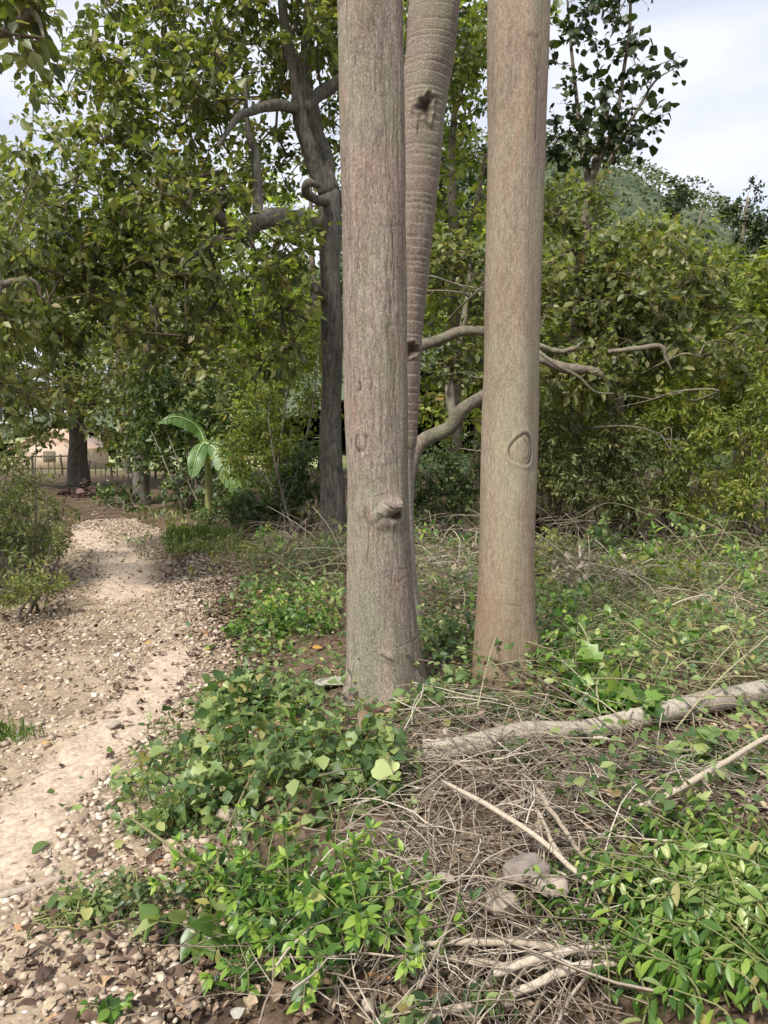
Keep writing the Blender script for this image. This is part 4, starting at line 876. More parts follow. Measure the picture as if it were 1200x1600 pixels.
q = np.vstack([region([(0, 1600), (650, 1600), (600, 1500), (330, 1440), (80, 1440), (0, 1500)], 90, r, .03), region([(600, 1600), (1000, 1600), (900, 1350), (700, 1330)], 60, r), region([(230, 1350), (250, 1150), (340, 950), (250, 950), (160, 1100), (120, 1350)], 90, r)])
for k, M in enumerate(leaf_mats(q + [0, 0, .025], r.normal(size=(len(q), 3)) * [1, 1, .2], r.normal(size=(len(q), 3)) * .3 + [0, 0, 1], r.uniform(.028, .062, len(q)))):
    zn = 0 if k < 90 else 1 if k < 150 else 2
    tag(inst('fallen_leaf', dmesh[k % 6], M), ['curled brown dead leaf in the stony litter along the bottom of the photo', 'brown dead leaf caught among the twigs of the brush pile', 'brown dead leaf strewn between the path and the green plants'][zn], 'leaf', ['fallen leaves in the stony litter', 'fallen leaves in the brush pile', 'fallen leaves along the path edge'][zn])

# larger rocks, each in its place
MAT['rock_dark'] = m_vary('rock_dark', [(0, (.17, .14, .12)), (1, (.24, .2, .17))], bscale=30)
def rock(px, py, wpx, mat, label, seed, flat=.6, long_=1., lift=.3, name='rock'):
    b = G(px, py + wpx * .2); rr = np.random.default_rng(seed); V, F = stone_shape(rr, 4, flat); V[:, 0] *= long_
    nr = nrm(V); V = V + nr * (pnoise(np.arctan2(V[:, 1], V[:, 0]) + V[:, 2] * 3, V[:, 2] * 4, (3, 9), (1, 4), .03, seed))[:, None] + nr * rr.normal(size=(len(V), 1)) * .006
    s_ = wpx / 2 / FPX * b[1] * 1.02; V = V * s_ + b + [0, 0, s_ * flat * lift + (.07 if 650 < px < 900 and py > 1380 else .02)]
    return tag(MB().add(V, T=F).obj(name, MAT[mat], loc=b), label, 'rock')
rock(850, 1420, 74, 'rock', 'smooth brown-grey boulder half hidden by sticks, the lower of a touching pair', 1, .7, 1.1, .7)
rock(832, 1398, 84, 'rock_dark', 'darker flat stone tucked behind the smooth brown-grey boulder', 2, .6, 1.2, .6)
rock(955, 1245, 34, 'rock_orange', 'small orange-tan egg-shaped stone beyond the dry twigs', 3, .9, .9, .6)
rock(777, 1452, 58, 'rock', 'pale broken slab of stone under crossing twigs', 4, .6, 1.3, .7)
rock(692, 1412, 48, 'rock', 'mossy stone deep in the dry twig tangle', 5, .7)
rock(528, 1062, 50, 'rock_white', 'long whitish stone lying at the foot of the burled trunk', 6, .3, 1.4)
rock(352, 1285, 46, 'rock', 'shaded grey-brown stone between the green plants near the path', 7, .7)
rock(1022, 1197, 26, 'rock_white', 'little whitish stone just below the fallen log', 8, .8)
rock(575, 1583, 30, 'rock', 'round grey stone at the lower photo edge among dead leaves', 9, .6)
rock(430, 1168, 26, 'rock_white', 'small pale stone glimpsed through the creeping vines', 10, .6)
rock(372, 1588, 34, 'rock_white', 'chalky chip of stone in the leaf litter', 11, .5)
rock(180, 1132, 40, 'rock', 'largest brownish stone embedded in the path gravel', 12, .4)

# fallen log and loose sticks
def ground_pts(seq, lift=.0):
    out = []; up_ = .05 if min(p[0] for p in seq) > 600 and min(p[1] for p in seq) > 1180 else 0.
    for p in seq:
        g = G(p[0], p[1]); out.append(g + [0, 0, (p[2] if len(p) > 2 else lift) + up_])
    return out
lg = [G(662, 1196) + [0, 0, .05], G(745, 1188) + [0, 0, .06], G(830, 1172) + [0, 0, .07], G(905, 1166) + [0, 0, .07], G(1000, 1146) + [0, 0, .075], G(1090, 1126) + [0, 0, .075], G(1200, 1104) + [0, 0, .085], G(1330, 1066) + [0, 0, .1]]
c0 = np.mean(lg, axis=0)
logt = thing('fallen_log', lg[2], 'pale grey fallen log slanting through the cut weeds, its near end buried in twigs', 'log')
m = MB(); m.add(*limb(lg, [.036, .044, .047, .048, .049, .051, .053, .055], 22, 90, .16)); m.obj('trunk', MAT['bark_pale'], logt)
m = MB(); kx = W(902, 1152, lg[3][1] - .07); m.add(*limb([kx + [-.035, .03, .005], kx + [0, -.002, .005], kx + [.03, .01, .012]], [.008, .022, .012], 10, 12, .3)); m.obj('knot', MAT['bark_dark'], logt)
m = MB(); kx = W(1000, 1112, lg[4][1]); m.add(*limb([kx + [0, 0, -.03], kx + [-.03, -.01, .01], kx + [-.06, -.02, .015]], [.012, .009, .006], 7, 8, .2)); m.obj('branch_stub', MAT['bark_pale'], logt)
def stick(seq, rad, label, mat='deadwood', seg=18, wob=.3, name='stick', fork=None):
    return bough(name, ground_pts(seq), rad, mat, label, 'stick', None, 7, seg, wob)
stick([(-40, 1432, .02), (30, 1404, .02), (98, 1384, .02)], [.012, .013, .011], 'pale stick lying across the path edge with a yellow leaf on it')
stick([(650, 1522, .03), (760, 1532, .05), (860, 1538, .05), (960, 1548, .03)], [.007, .011, .01, .007], 'uppermost of the pale parallel sticks by the bottom edge')
stick([(660, 1532, .015), (780, 1552, .02), (900, 1562, .03)], [.006, .009, .008], 'second pale stick just under the uppermost parallel one')
stick([(770, 1578, .04), (850, 1560, .05), (950, 1538, .05)], [.012, .0115, .01], 'thick pale stick ending at the green cut leaves')
stick([(800, 1600, .02), (870, 1580, .04), (965, 1555, .04)], [.01, .012, .009], 'lowest thick pale stick crossing the bottom edge')
stick([(560, 1640, .02), (700, 1600, .03), (800, 1590, .03)], [.008, .009, .007], 'bare stick cut off by the bottom edge among small leaves')
stick([(980, 1300, .03), (1030, 1300, .06), (1100, 1272, .1), (1200, 1225, .14), (1280, 1190, .16)], [.007, .01, .011, .011, .011], 'long light stick curving up from the litter below the log')
stick([(690, 1280, .09), (760, 1330, .1), (830, 1380, .1), (900, 1430, .08), (945, 1450, .05)], [.006, .0085, .009, .008, .006], 'long straight light twig running diagonally over the brush pile')
stick([(838, 1300, .1), (870, 1345, .08), (912, 1395, .05)], [.009, .008, .007], 'stout pale forked stick leaning on the brush pile')
stick([(840, 1330, .08), (862, 1370, .06), (890, 1410, .03)], [.007, .007, .006], 'second stout pale stick below the forked one')
stick([(650, 1130, .03), (700, 1122, .05), (745, 1102, .07)], [.015, .014, .011], 'reddish-tipped brown stick lying between the trunk bases', 'bark_mid')
stick([(665, 985, .04), (700, 985, .05), (735, 992, .04)], [.022, .024, .02], 'thick pale cut stick lying between the two trunks', 'bark_pale')
stick([(730, 1050, .12), (800, 1085, .14), (870, 1130, .16), (960, 1190, .12), (1010, 1210, .1)], [.006, .0065, .006, .004, .002], 'thin dark bare branch arching in front of the tan trunk base', 'twigbark', wob=.8)
stick([(560, 1085, .1), (640, 1080, .16), (700, 1075, .12), (745, 1070, .1)], [.003, .004, .003, .002], 'fine dark twig crossing the burled trunk just above the ground', 'twigbark', wob=.8)
stick([(745, 1150, .12), (765, 1090, .22), (790, 1040, .34)], [.003, .003, .002], 'slim upright twig leaning against the tan trunk', 'strawstem')
stick([(400, 1385, .03), (440, 1460, .02), (480, 1505, .02)], [.006, .01, .01], 'peeling whitish stick beneath the big-leaved seedling')
stick([(205, 1330, .12), (260, 1370, .12), (330, 1420, .1), (385, 1450, .06)], [.004, .005, .005, .005], 'long pale bare stem lying over the low green leaves', 'strawstem')
stick([(345, 1330, .02), (400, 1260, .14), (440, 1240, .2), (500, 1200, .22)], [.003, .004, .003, .002], 'thin tan stem rising between the path-side plants', 'strawstem')
stick([(910, 925, .25), (950, 860, .35), (955, 840, .75), (960, 830, .9)], [.004, .004, .003, .002], 'thin upright dead stem in the clearing', 'strawstem')
stick([(848, 905, .6), (900, 900, .62), (950, 885, .72), (1020, 895, .6), (1090, 930, .35)], [.004, .005, .005, .004, .003], 'long arching bare vine stem over the dead heap', 'strawstem', wob=.5)
stick([(1000, 890, .7), (1080, 890, .6), (1170, 900, .35), (1250, 900, .25)], [.004, .005, .005, .004], 'bare arching stem drooping before the outer thicket', 'strawstem', wob=.5)

# dry twigs and cut stems
def twig_mesh(seed, L=1., curl=.35, rad=.006, seg=9, fork=True):
    rr = np.random.default_rng(seed); t = np.linspace(-.5, .5, seg); a = rr.uniform(-curl, curl); b = rr.uniform(-curl, curl) * .5
    P = np.stack([t * L, a * (t ** 2 * 4 - 1) * .5 * L * .5 + rr.normal(size=seg) * .006, (b * (1 - t ** 2 * 4)) * .3 * L + rr.normal(size=seg) * .004], -1)
    m = MB(); m.add(*tube(P, np.linspace(rad, rad * .45, seg), 5))
    if fork:
        k = rr.integers(3, 6); s = rr.choice([-1, 1]); e = P[k] + [L * .22, s * L * .16, L * .03]; m.add(*tube(smooth_pts([P[k], (P[k] + e) / 2 + [0, s * .01, .01], e], 6), np.linspace(rad * .6, rad * .3, 6), 4))
    return m
def twig_field(polys, counts, L0, L1, rad, hmax, seed, mat, name, label, cat, tilt=.2, curl=.5, seg=8, n=3, dirx=1.):
    rr = np.random.default_rng(seed); mb = MB()
    for poly, cnt in zip(polys, counts):
        Pc = region(poly, cnt, rr)
        for c in Pc:
            L = rr.uniform(L0, L1); th = rr.uniform(0, 6.28); d = nrm([math.cos(th) * dirx, math.sin(th), rr.normal() * tilt]); sd_ = nrm(np.cross(d, [0, 0, 1])); a = rr.uniform(-curl, curl); b_ = abs(rr.normal()) * curl * .5
            t = np.linspace(-.5, .5, seg)[:, None]; P = c + d * t * L + sd_ * a * L * (.25 - t ** 2) + np.array([0, 0, 1.]) * (b_ * L * (.25 - t ** 2) + rr.random() ** 1.6 * hmax) + rr.normal(size=(seg, 3)) * .003
            P[:, 2] = np.maximum(P[:, 2], H(P[:, 0], P[:, 1]) + .006); w_ = rad * np.clip(rr.lognormal(-.15, .5), .35, 2.6); mb.add(*tube(P, np.linspace(w_, w_ * .5, seg), n, cap=False))
    return tag(mb.obj(name, MAT[mat], kind='stuff'), label, cat)
brush = [(600, 1560), (900, 1600), (960, 1420), (930, 1240), (840, 1180), (660, 1200), (540, 1270), (560, 1400)]
twig_field([brush, [(850, 1330), (1200, 1330), (1200, 1160), (850, 1180)], [(620, 1230), (860, 1230), (860, 1120), (640, 1120)], [(300, 1560), (680, 1600), (700, 1480), (330, 1440)], [(640, 1640), (950, 1640), (950, 1480), (660, 1450)]],
           [560, 260, 200, 60, 150], .1, .6, .0022, .13, 1, 'drytwig', 'twig_tangle', 'dense tangle of fine dry twigs heaped in front of the trunks', 'twigs')
twig_field([[(830, 1160), (1250, 1140), (1300, 960), (830, 960)], [(850, 990), (1300, 990), (1300, 870), (850, 870)], [(640, 1020), (740, 1020), (740, 870), (640, 870)], [(370, 930), (540, 930), (540, 850), (380, 850)]],
           [1050, 430, 200, 150], .2, .8, .003, .2, 2, 'strawstem', 'cut_stems', 'mat of dried yellowish cut stems covering the clearing behind the log', 'cut stems', .42)
twig_field([[(840, 900), (1300, 900), (1300, 835), (840, 835)], [(380, 880), (560, 880), (560, 845), (380, 845)], [(640, 900), (760, 900), (760, 845), (640, 845)]], [420, 50, 90], .3, .9, .003, .45, 3, 'drytwig', 'dead_brush', 'dead grey brushwood along the thicket edge', 'brushwood', .5, .7)
tm = [twig_mesh(50 + k, 1, .7, .0065, 12).mesh('dry_twig', MAT['drytwig']) for k in range(12)]
rr = np.random.default_rng(77)
q = np.vstack([region(brush, 120, rr), region([(850, 1330), (1200, 1330), (1200, 1160), (850, 1180)], 60, rr), region([(620, 1230), (860, 1230), (860, 1120), (640, 1120)], 35, rr), region([(250, 1600), (600, 1600), (600, 1500), (300, 1500)], 14, rr)])
for k, c in enumerate(q):
    L = rr.uniform(.22, .55); R_ = np.array(Matrix.Rotation(rr.uniform(0, 6.28), 3, 'Z') @ Matrix.Rotation(rr.normal() * .16, 3, 'Y') @ Matrix.Rotation(rr.uniform(-.8, .8), 3, 'X')) * L
    M = np.eye(4); M[:3, :3] = R_; M[:3, 3] = c + [0, 0, .03 + rr.random() * .1]
    zn = 0 if k < 120 else 1 if k < 180 else 2 if k < 215 else 3
    tag(inst('dry_twig', tm[k % 12], M), ['bare crooked dry twig lying in the main brush pile', 'dry twig on the litter between the log and the cut leafy branches', 'dry twig lying between the trunk bases and the near end of the log', 'dry twig under the bright shrub at the bottom'][zn], 'twig', ['dry twigs in the brush pile', 'dry twigs below the log', 'dry twigs by the trunk bases', 'dry twigs under the shrub'][zn])
tm2 = [twig_mesh(80 + k, 1, .9, .005, 12, False).mesh('arching_stem', MAT['drytwig']) for k in range(6)]
q = region([(520, 1480), (850, 1480), (850, 1230), (520, 1250)], 34, rr)
for k, c in enumerate(q):
    L = rr.uniform(.3, .6); R_ = np.array(Matrix.Rotation(rr.uniform(0, 6.28), 3, 'Z') @ Matrix.Rotation(rr.uniform(1.2, 1.9), 3, 'X')) * L
    M = np.eye(4); M[:3, :3] = R_; M[:3, 3] = c + [0, 0, .06]
    tag(inst('arching_stem', tm2[k % 6], M), 'thin arching bare stem looping over the brush pile', 'stem', 'thin arching stems over the brush')

# dead plant remains by the tan trunk
dh = G(905, 930); m = MB(); root = thing('dead_stump', dh, 'pale splintered dead stalks standing beyond the smooth tan trunk', 'stump')
for k, (dx, dz, hh) in enumerate([(-.12, .3, .025), (.0, .45, .022), (.1, .36, .02), (.18, .22, .018), (-.2, .2, .02)]):
    m = MB(); m.add(*limb([dh + [dx * .5, 0, -.02], dh + [dx * .8, -.02, dz * .5], dh + [dx * 1.5, rng.normal() * .05, dz]], [hh, hh * .9, hh * .4], 7, 12, .5)); m.obj('stalk', MAT['deadwood' if k % 2 else 'bark_mid'], root)
me_ = MB(); P = dh + rr.normal(size=(26, 3)) * [.16, .1, .08] + [0, 0, .25]
for M in leaf_mats(P, rr.normal(size=(26, 3)) + [0, 0, -.8], rr.normal(size=(26, 3)), rr.uniform(.08, .17, 26), .8): inst('leaf', leaf_mesh('dry', MAT['deadwood']), M, root)

# ------------------------------------------------------------------ green plants of the clearing
def herb(label, px, py, nst, L, kind, size, mat, seed, elev=.8, spread=.12, step=.045, mode='opp', droop=.3, wide=1., name='leafy_plant', cat='plant', group=None, stemr=.0032, tipn=5, dirn=None, lift=0., maxp=300, stemmat='greenstem'):
    rr = np.random.default_rng(seed); b = G(px, py); root = thing(name, b, label, cat, group); P = []; D = []; U = []; S = []; TP = []
    for i in range(nst):
        th = rr.uniform(0, 6.28) if dirn is None else dirn + rr.normal() * .5
        o = np.array([math.cos(th), math.sin(th), 0]); s0 = b + np.array([rr.normal() * spread, rr.normal() * spread * .8, 0]); s0[2] = float(H(s0[0], s0[1])) + lift
        LL = L * rr.uniform(.6, 1.15); e = elev * rr.uniform(.7, 1.2)
        c = [s0 - [0, 0, .01], s0 + (o * (1 - e) * .4 + np.array([0, 0, e * .6])) * LL, s0 + (o * (1.1 - e * .6) + np.array([0, 0, e * .85])) * LL]
        C = smooth_pts(c, max(5, int(LL / step))); C[:, 2] = np.maximum(C[:, 2], H(C[:, 0], C[:, 1]) + .015)
        m = MB(); m.add(*tube(C, np.linspace(stemr, stemr * .4, len(C)), 5)); m.obj('stem', MAT[stemmat], root)
        T = nrm(np.gradient(C, axis=0)); a0 = rr.uniform(0, 3.14); n0 = max(1, int(len(C) * .25))
        for k in range(n0, len(C)):
            tip = k == len(C) - 1; u_, v_, w_ = frames(T[k][None], np.array([[.3, .2, .9]])); nn = tipn if tip else (2 if mode == 'opp' else 1)
            for j in range(nn):
                a = a0 + k * 1.57 + j * (6.283 / nn) + rr.normal() * .25
                d = math.cos(a) * u_[0] + math.sin(a) * w_[0]; d = d * (1. if not tip else .8) + T[k] * (.45 if not tip else .9) + [0, 0, -droop] + rr.normal(size=3) * .12
                P.append(C[k] + d * .006); TP.append(tip and rr.random() < .75); D.append(d); U.append(T[k] * .5 + np.array([0, -.15, 1.]) + rr.normal(size=3) * .25); S.append(size * rr.uniform(.5, 1.3) * (.75 if tip else 1))
    P, D, U, S, TP = map(np.array, (P, D, U, S, TP)); order = np.concatenate([np.where(TP)[0], rr.permutation(np.where(~TP)[0])]); me = leaf_mesh(kind, MAT[mat]); me_t = leaf_mesh(kind, MAT['leaf_lime']) if mat == 'leaf_bright' and kind == 'lance' else me
    for q_, M in enumerate(leaf_mats(P[order[:maxp]], D[order[:maxp]], U[order[:maxp]], S[order[:maxp]], wide)): inst('leaf', me_t if TP[order[q_]] else me, M, root)
    o = order[maxp:]
    if len(o): mb = MB(); leaves(mb, kind, P[o], D[o], U[o], S[o], wide); mb.obj('leaves', MAT[mat], root, kind='stuff')
    return root
def vine(label, px, py, rx, ry, n, kind, size, mat, seed, hgt=.16, name='creeping_vine', cat='vine', wide=1., group=None, maxp=260):
    """a patch of creeping plant: runners on the ground, leaves held up on stalks"""
    rr = np.random.default_rng(seed); n = int(n * 1.55); size = size * .8; b = G(px, py); root = thing(name, b, label, cat, group); m = MB()
    for i in range(7):
        a = rr.uniform(0, 6.28); e = b + [math.cos(a) * rx * 1.1, math.sin(a) * ry * 1.1, 0]; c = smooth_pts([b, (b + e) / 2 + rr.normal(size=3) * .06, e], 12); c[:, 2] = H(c[:, 0], c[:, 1]) + .02 + np.abs(bump1(12, 3, rr)) * hgt * .35; m.add(*tube(c, .0028, 4))
    u = np.where(rr.random(n) < .55, np.sqrt(rr.random(n)), np.abs(rr.normal(size=n)) * .75); a = rr.uniform(0, 6.28, n); x = b[0] + np.cos(a) * rx * u; y = b[1] + np.sin(a) * ry * u
    hh = hgt * np.clip(1 - .6 * u ** 2, .15, 1) * (.1 + 1.2 * rr.random(n) ** 1.3) * (1 + .6 * np.sin(x * 11 + seed) * np.cos(y * 9)); z = H(x, y) + np.maximum(hh, .01)
    P = np.stack([x, y, z], -1); D = np.stack([np.cos(a) * u, np.sin(a) * u, np.zeros(n)], -1) * .6 + rr.normal(size=(n, 3)) * [.8, .8, .45] + [0, -.2, -.2]; U = rr.normal(size=(n, 3)) * .6 + [0, -.2, 1]
    for k in range(0, n, 4): m.add(*tube([[x[k] - D[k, 0] * .05 + rr.normal() * .03, y[k] - D[k, 1] * .05, z[k] - hh[k]], P[k] - D[k] * .02 + [0, 0, -.3 * hh[k]], P[k]], .001, 3, cap=False))
    m.obj('stems', MAT['greenstem'], root, kind='stuff'); S = size * np.clip(rr.lognormal(-.2, .38, n), .3, 1.5); me = leaf_mesh(kind, MAT[mat])
    k = min(n, maxp); me2 = leaf_mesh('lance' if seed % 2 else 'oval', MAT[mat])
    for q_, M in enumerate(leaf_mats(P[:k], D[:k], U[:k], S[:k], wide)): inst('leaf', me if q_ % 4 else me2, M, root)
    if n > k: mb = MB(); leaves(mb, kind, P[k:], D[k:], U[k:], S[k:], wide); mb.obj('leaves', MAT[mat], root, kind='stuff')
    return root

# bright shrub in the foreground
for i, (px, py, ns_, L, lab) in enumerate([
    (450, 1450, 13, .26, 'bright green shrub with lime-coloured shoot tips in front of the brush pile'),
    (410, 1400, 9, .22, 'glossy green shoots just behind the seedling with large pointed leaves'),
    (520, 1500, 12, .25, 'green shoots bending down toward the bottom-edge litter'),
    (590, 1490, 9, .22, 'outer green shoots of the shrub reaching over the dry twigs'),
    (440, 1540, 6, .15, 'lowest drooping green sprig over the brown leaf litter'),
    (560, 1440, 7, .2, 'green shoots rising behind the outer ones beside the looping stems')]):
    herb(lab, px, py, int(ns_ * 1.7), L * 1.08, 'lance', .047, 'leaf_bright', 300 + i, elev=.85, spread=.085, step=.026, droop=.15, wide=1.3, name='leafy_shrub', cat='shrub', tipn=8)
herb('upright seedling with large pointed heart-shaped leaves', 325, 1500, 4, .2, 'heart', .085, 'leaf_cut', 310, elev=.8, spread=.025, step=.05, droop=.35, wide=.8, name='seedling', stemr=.004)
vine('low mat of dark green leaves spreading onto the path litter', 220, 1425, .3, .17, 420, 'oval', .036, 'leaf_deep', 311, .09, 'ground_cover_plant', 'plant')
vine('few broad leaves at the tip of the low mat beside the pale stick', 130, 1440, .12, .07, 70, 'heart', .04, 'leaf_vine', 312, .07, 'ground_cover_plant', 'plant')
herb('small weed standing alone where the path meets the plants', 245, 1310, 5, .16, 'oval', .05, 'leaf_vine', 313, spread=.04, name='weed', cat='weed')
herb('tiny bright weed in the leaf litter near the bottom edge', 165, 1595, 4, .06, 'oval', .035, 'leaf_bright', 314, spread=.02, name='weed', cat='weed')
herb('small sprig poking out of the tangle beside the bright shrub', 600, 1400, 5, .12, 'lance', .05, 'leaf_bright', 315, spread=.04, wide=1.4, name='sprig', cat='plant')
herb('yellowish upright sprig in the tangle above the bright shrub', 470, 1400, 6, .3, 'lance', .055, 'leaf_vine', 316, elev=1, spread=.08, wide=1.3, name='sprig', cat='plant')
# vines between path and trunks
vine('deep heap of creeping vine nearest the path on the trunk side', 345, 1215, .42, .42, 420, 'heart', .06, 'leaf_vine', 320, .24)
vine('dark heart-leaved vine in front of the burled trunk', 480, 1225, .34, .34, 400, 'heart', .065, 'leaf_vine', 321, .22, wide=.9)
vine('trailing vine with light veined leaves just under the burled trunk', 585, 1235, .17, .2, 240, 'heart', .062, 'leaf_vine', 322, .2)
vine('feathery low greenery at the outer side of the vine heap', 300, 1290, .2, .16, 260, 'lobed', .05, 'leaf_vine', 323, .14)
vine('vine patch between the whitish stone and the path', 400, 1110, .38, .32, 420, 'heart', .055, 'leaf_vine', 324, .14)
vine('sunny vine patch beside the burled trunk on the path side', 440, 990, .42, .4, 520, 'heart', .06, 'leaf_bright', 325, .2, wide=.9)
vine('low weeds behind the sunny vine patch near the dark trunk', 450, 920, .5, .5, 360, 'oval', .055, 'leaf_vine', 326, .14)
vine('vine leaves crowding between the two trunk bases', 690, 1110, .25, .3, 260, 'heart', .05, 'leaf_vine', 327, .13)
vine('vine leaves under the palm base', 700, 1010, .35, .45, 260, 'heart', .06, 'leaf_vine', 328, .16)
vine('bright vine climbing the foot of the tan trunk on its outer side', 880, 1060, .26, .36, 360, 'heart', .06, 'leaf_bright', 329, .26, wide=.9)
vine('leafy vine covering ground behind the star-leaved plant', 960, 1020, .5, .5, 520, 'oval', .055, 'leaf_vine', 330, .2)
vine('green patch in the cut stems behind the log', 1080, 1000, .6, .5, 360, 'oval', .05, 'leaf_vine', 331, .15)
vine('sparse weeds at the outer edge of the clearing', 1190, 960, .6, .8, 380, 'oval', .055, 'leaf_olive', 332, .2)
vine('olive weeds before the dead stalks', 850, 945, .45, .5, 300, 'oval', .06, 'leaf_yellow', 333, .2)
vine('small vine patch over the near end of the log', 815, 1200, .13, .12, 90, 'heart', .045, 'leaf_deep', 334, .1)
vine('shaded weeds right below the middle of the log', 1060, 1200, .25, .14, 170, 'heart', .045, 'leaf_deep', 335, .1)
vine('broad olive leaves hanging below the far half of the log', 1130, 1215, .2, .1, 60, 'heart', .09, 'leaf_vine', 336, .16)
vine('low green strip under the tan trunk and in front of the log', 790, 1120, .22, .12, 200, 'heart', .045, 'leaf_vine', 337, .1)
for i, (px, py, s) in enumerate([(945, 1125, .13), (985, 1110, .15), (920, 1105, .1)]):
    herb(['star-leaved plant with big bright lobed leaves above the log', 'second star-leaved plant nearest the log stub', 'smaller star-leaved plant close to the tan trunk'][i], px, py, 4, .2, 'lobed', s, 'leaf_bright', 340 + i, elev=.8, spread=.06, step=.08, droop=.5, name='star_leaved_plant')
herb('bright green upright plant standing beyond the dead stalks', 1030, 910, 9, .5, 'lance', .13, 'leaf_bright', 345, elev=.95, spread=.12, step=.06, wide=1.1)
herb('pale wilting plant with folded leaves at the thicket edge', 1120, 920, 8, .38, 'lance', .12, 'leaf_cut', 346, elev=.7, spread=.14, step=.06, droop=.8)
herb('green plant low between the upright and the wilting ones', 1075, 930, 7, .25, 'lance', .1, 'leaf_cut', 347, elev=.6, spread=.14, step=.06)
herb('yellow-leaved shoot hugging the tan trunk from behind', 853, 905, 4, .3, 'oval', .09, 'leaf_yellow', 348, elev=1, spread=.05, step=.07)
herb('slender weed in front of the dark-barked trunk', 470, 900, 7, .35, 'lance', .06, 'leaf_vine', 349, elev=1, spread=.2)
# cut leafy branches, bottom corner
for i, (px, py, ns_, L, dr, lab) in enumerate([
    (1010, 1500, 9, .3, 2.2, 'cut branch with drooping leaves nearest the pale sticks'), (1100, 1440, 10, .3, 3.3, 'cut leafy branch heaped on top at the outer corner'),
    (1160, 1400, 10, .3, 2., 'glossy cut branch below the long light stick'), (1060, 1570, 10, .28, 2.6, 'cut branch trailing off the bottom edge'),
    (1170, 1540, 11, .3, 2.3, 'lush cut branch filling the bottom corner'), (970, 1600, 8, .24, 1.2, 'small cut branch beside the lowest stick'),
    (1100, 1350, 7, .22, 3., 'light green cut twig lying on the litter behind the heap'), (1020, 1440, 8, .24, 3.4, 'pale-backed cut leaves hanging over the dark hollow'),
    (1220, 1470, 8, .3, 2.8, 'cut branch running out of the frame beside the corner heap')]):
    herb(lab, px + 45, py, int(ns_ * 1.9), L * .85, 'oval', .05, 'leaf_cut' if i % 3 else 'leaf_bright', 350 + i, elev=.5, spread=.12, step=.022, droop=1.1, wide=.72, name='cut_branch', cat='branch', dirn=dr, lift=.06, group=None, tipn=3, maxp=300)
for i, (px, py, lab) in enumerate([(905, 1440, 'small green sprig growing over the smooth boulder'), (850, 1390, 'narrow green sprig crossing the forked stick'), (660, 1600, 'bluish green sprout at the bottom edge under the sticks'),
                                   (730, 1570, 'weak green sprout between the bottom sticks'), (930, 1400, 'fresh green shoot at the end of the long diagonal twig'), (1010, 1360, 'green sprig beside the dark hollow')]):
    herb(lab, px, py, 4, .13, 'oval', .05, 'leaf_vine' if i in (2, 3) else 'leaf_cut', 370 + i, elev=.6, spread=.05, step=.03, name='sprig', wide=.9)
def one_leaf(kind, mat, px, py, Y, size, D, U, label, wide=1.):
    b = G(px, py); p = W(px, py, b[1] - Y); M = leaf_mats(np.array([p]), np.array([D], float), np.array([U], float), np.array([size]), wide)[0]; tag(inst('big_leaf', leaf_mesh(kind, MAT[mat]), M), label, 'leaf')
one_leaf('heart', 'leaf_pale', 585, 1198, .3, .085, (.8, -.2, -.35), (0, -.9, .8), 'large pale green veined leaf facing up at the edge of the vine heap', 1.1)
one_leaf('heart', 'leaf_pale', 617, 1190, .3, .05, (-.2, -.4, -.5), (.1, -.9, .5), 'smaller pale leaf overlapping the large pale veined one')
for k in range(26):
    c = region([(640, 1040), (760, 1080), (760, 1150), (600, 1140)], 1, rr)[0] if k % 2 else region([(530, 1120), (670, 1120), (680, 1090), (520, 1090)], 1, rr)[0]
    M = leaf_mats(np.array([c + [0, 0, .03 + .05 * rr.random()]]), rr.normal(size=(1, 3)) * [1, 1, .3], rr.normal(size=(1, 3)) * .4 + [0, -.3, 1], np.array([rr.uniform(.04, .06)]))[0]; tag(inst('fallen_leaf', leaf_mesh('oval', MAT['leaf_cut'] if k % 3 == 0 else MAT['deadleaf']), M), 'fallen leaf on the ground right at the foot of the two thick trunks', 'leaf', 'fallen leaves at the trunk feet')
one_leaf('oval', 'leaf_pale', 35, 1388, .0, .06, (1, .1, .05), (0, -.2, 1), 'yellow-green leaf resting on the pale stick at the path edge', 1.3)
one_leaf('oval', 'leaf_pale', 1160, 1150, .15, .07, (.5, -.5, -.3), (0, -.6, 1), 'pale underside of a leaf hanging past the far half of the log')
MAT['leaf_amber'] = m_leaf('leaf_amber', [(0, (.5, .27, .06)), (1, (.6, .36, .1))], .2, .6, .1)
for px, py, lab in [(488, 1022, 'bright yellow dead leaf on the vines beside the burled trunk'), (60, 1172, 'orange dead leaf on the path gravel'), (225, 1010, 'yellow fallen leaf at the head of the bare sandy lane'), (20, 1590, 'big reddish dead leaf at the bottom corner of the path'), (85, 1555, 'tan oval dead leaf on the gravel near the bottom corner')]:
    b = G(px, py); M = leaf_mats(np.array([b + [0, 0, .04 if px == 488 else .015]]), np.array([[1, .3, .1]]), np.array([[0, -.3, 1.]]), np.array([.07]), 1.2)[0]; tag(inst('big_leaf', leaf_mesh('oval', MAT['deadleaf' if px in (20, 85) else 'leaf_amber']), M), lab, 'leaf')
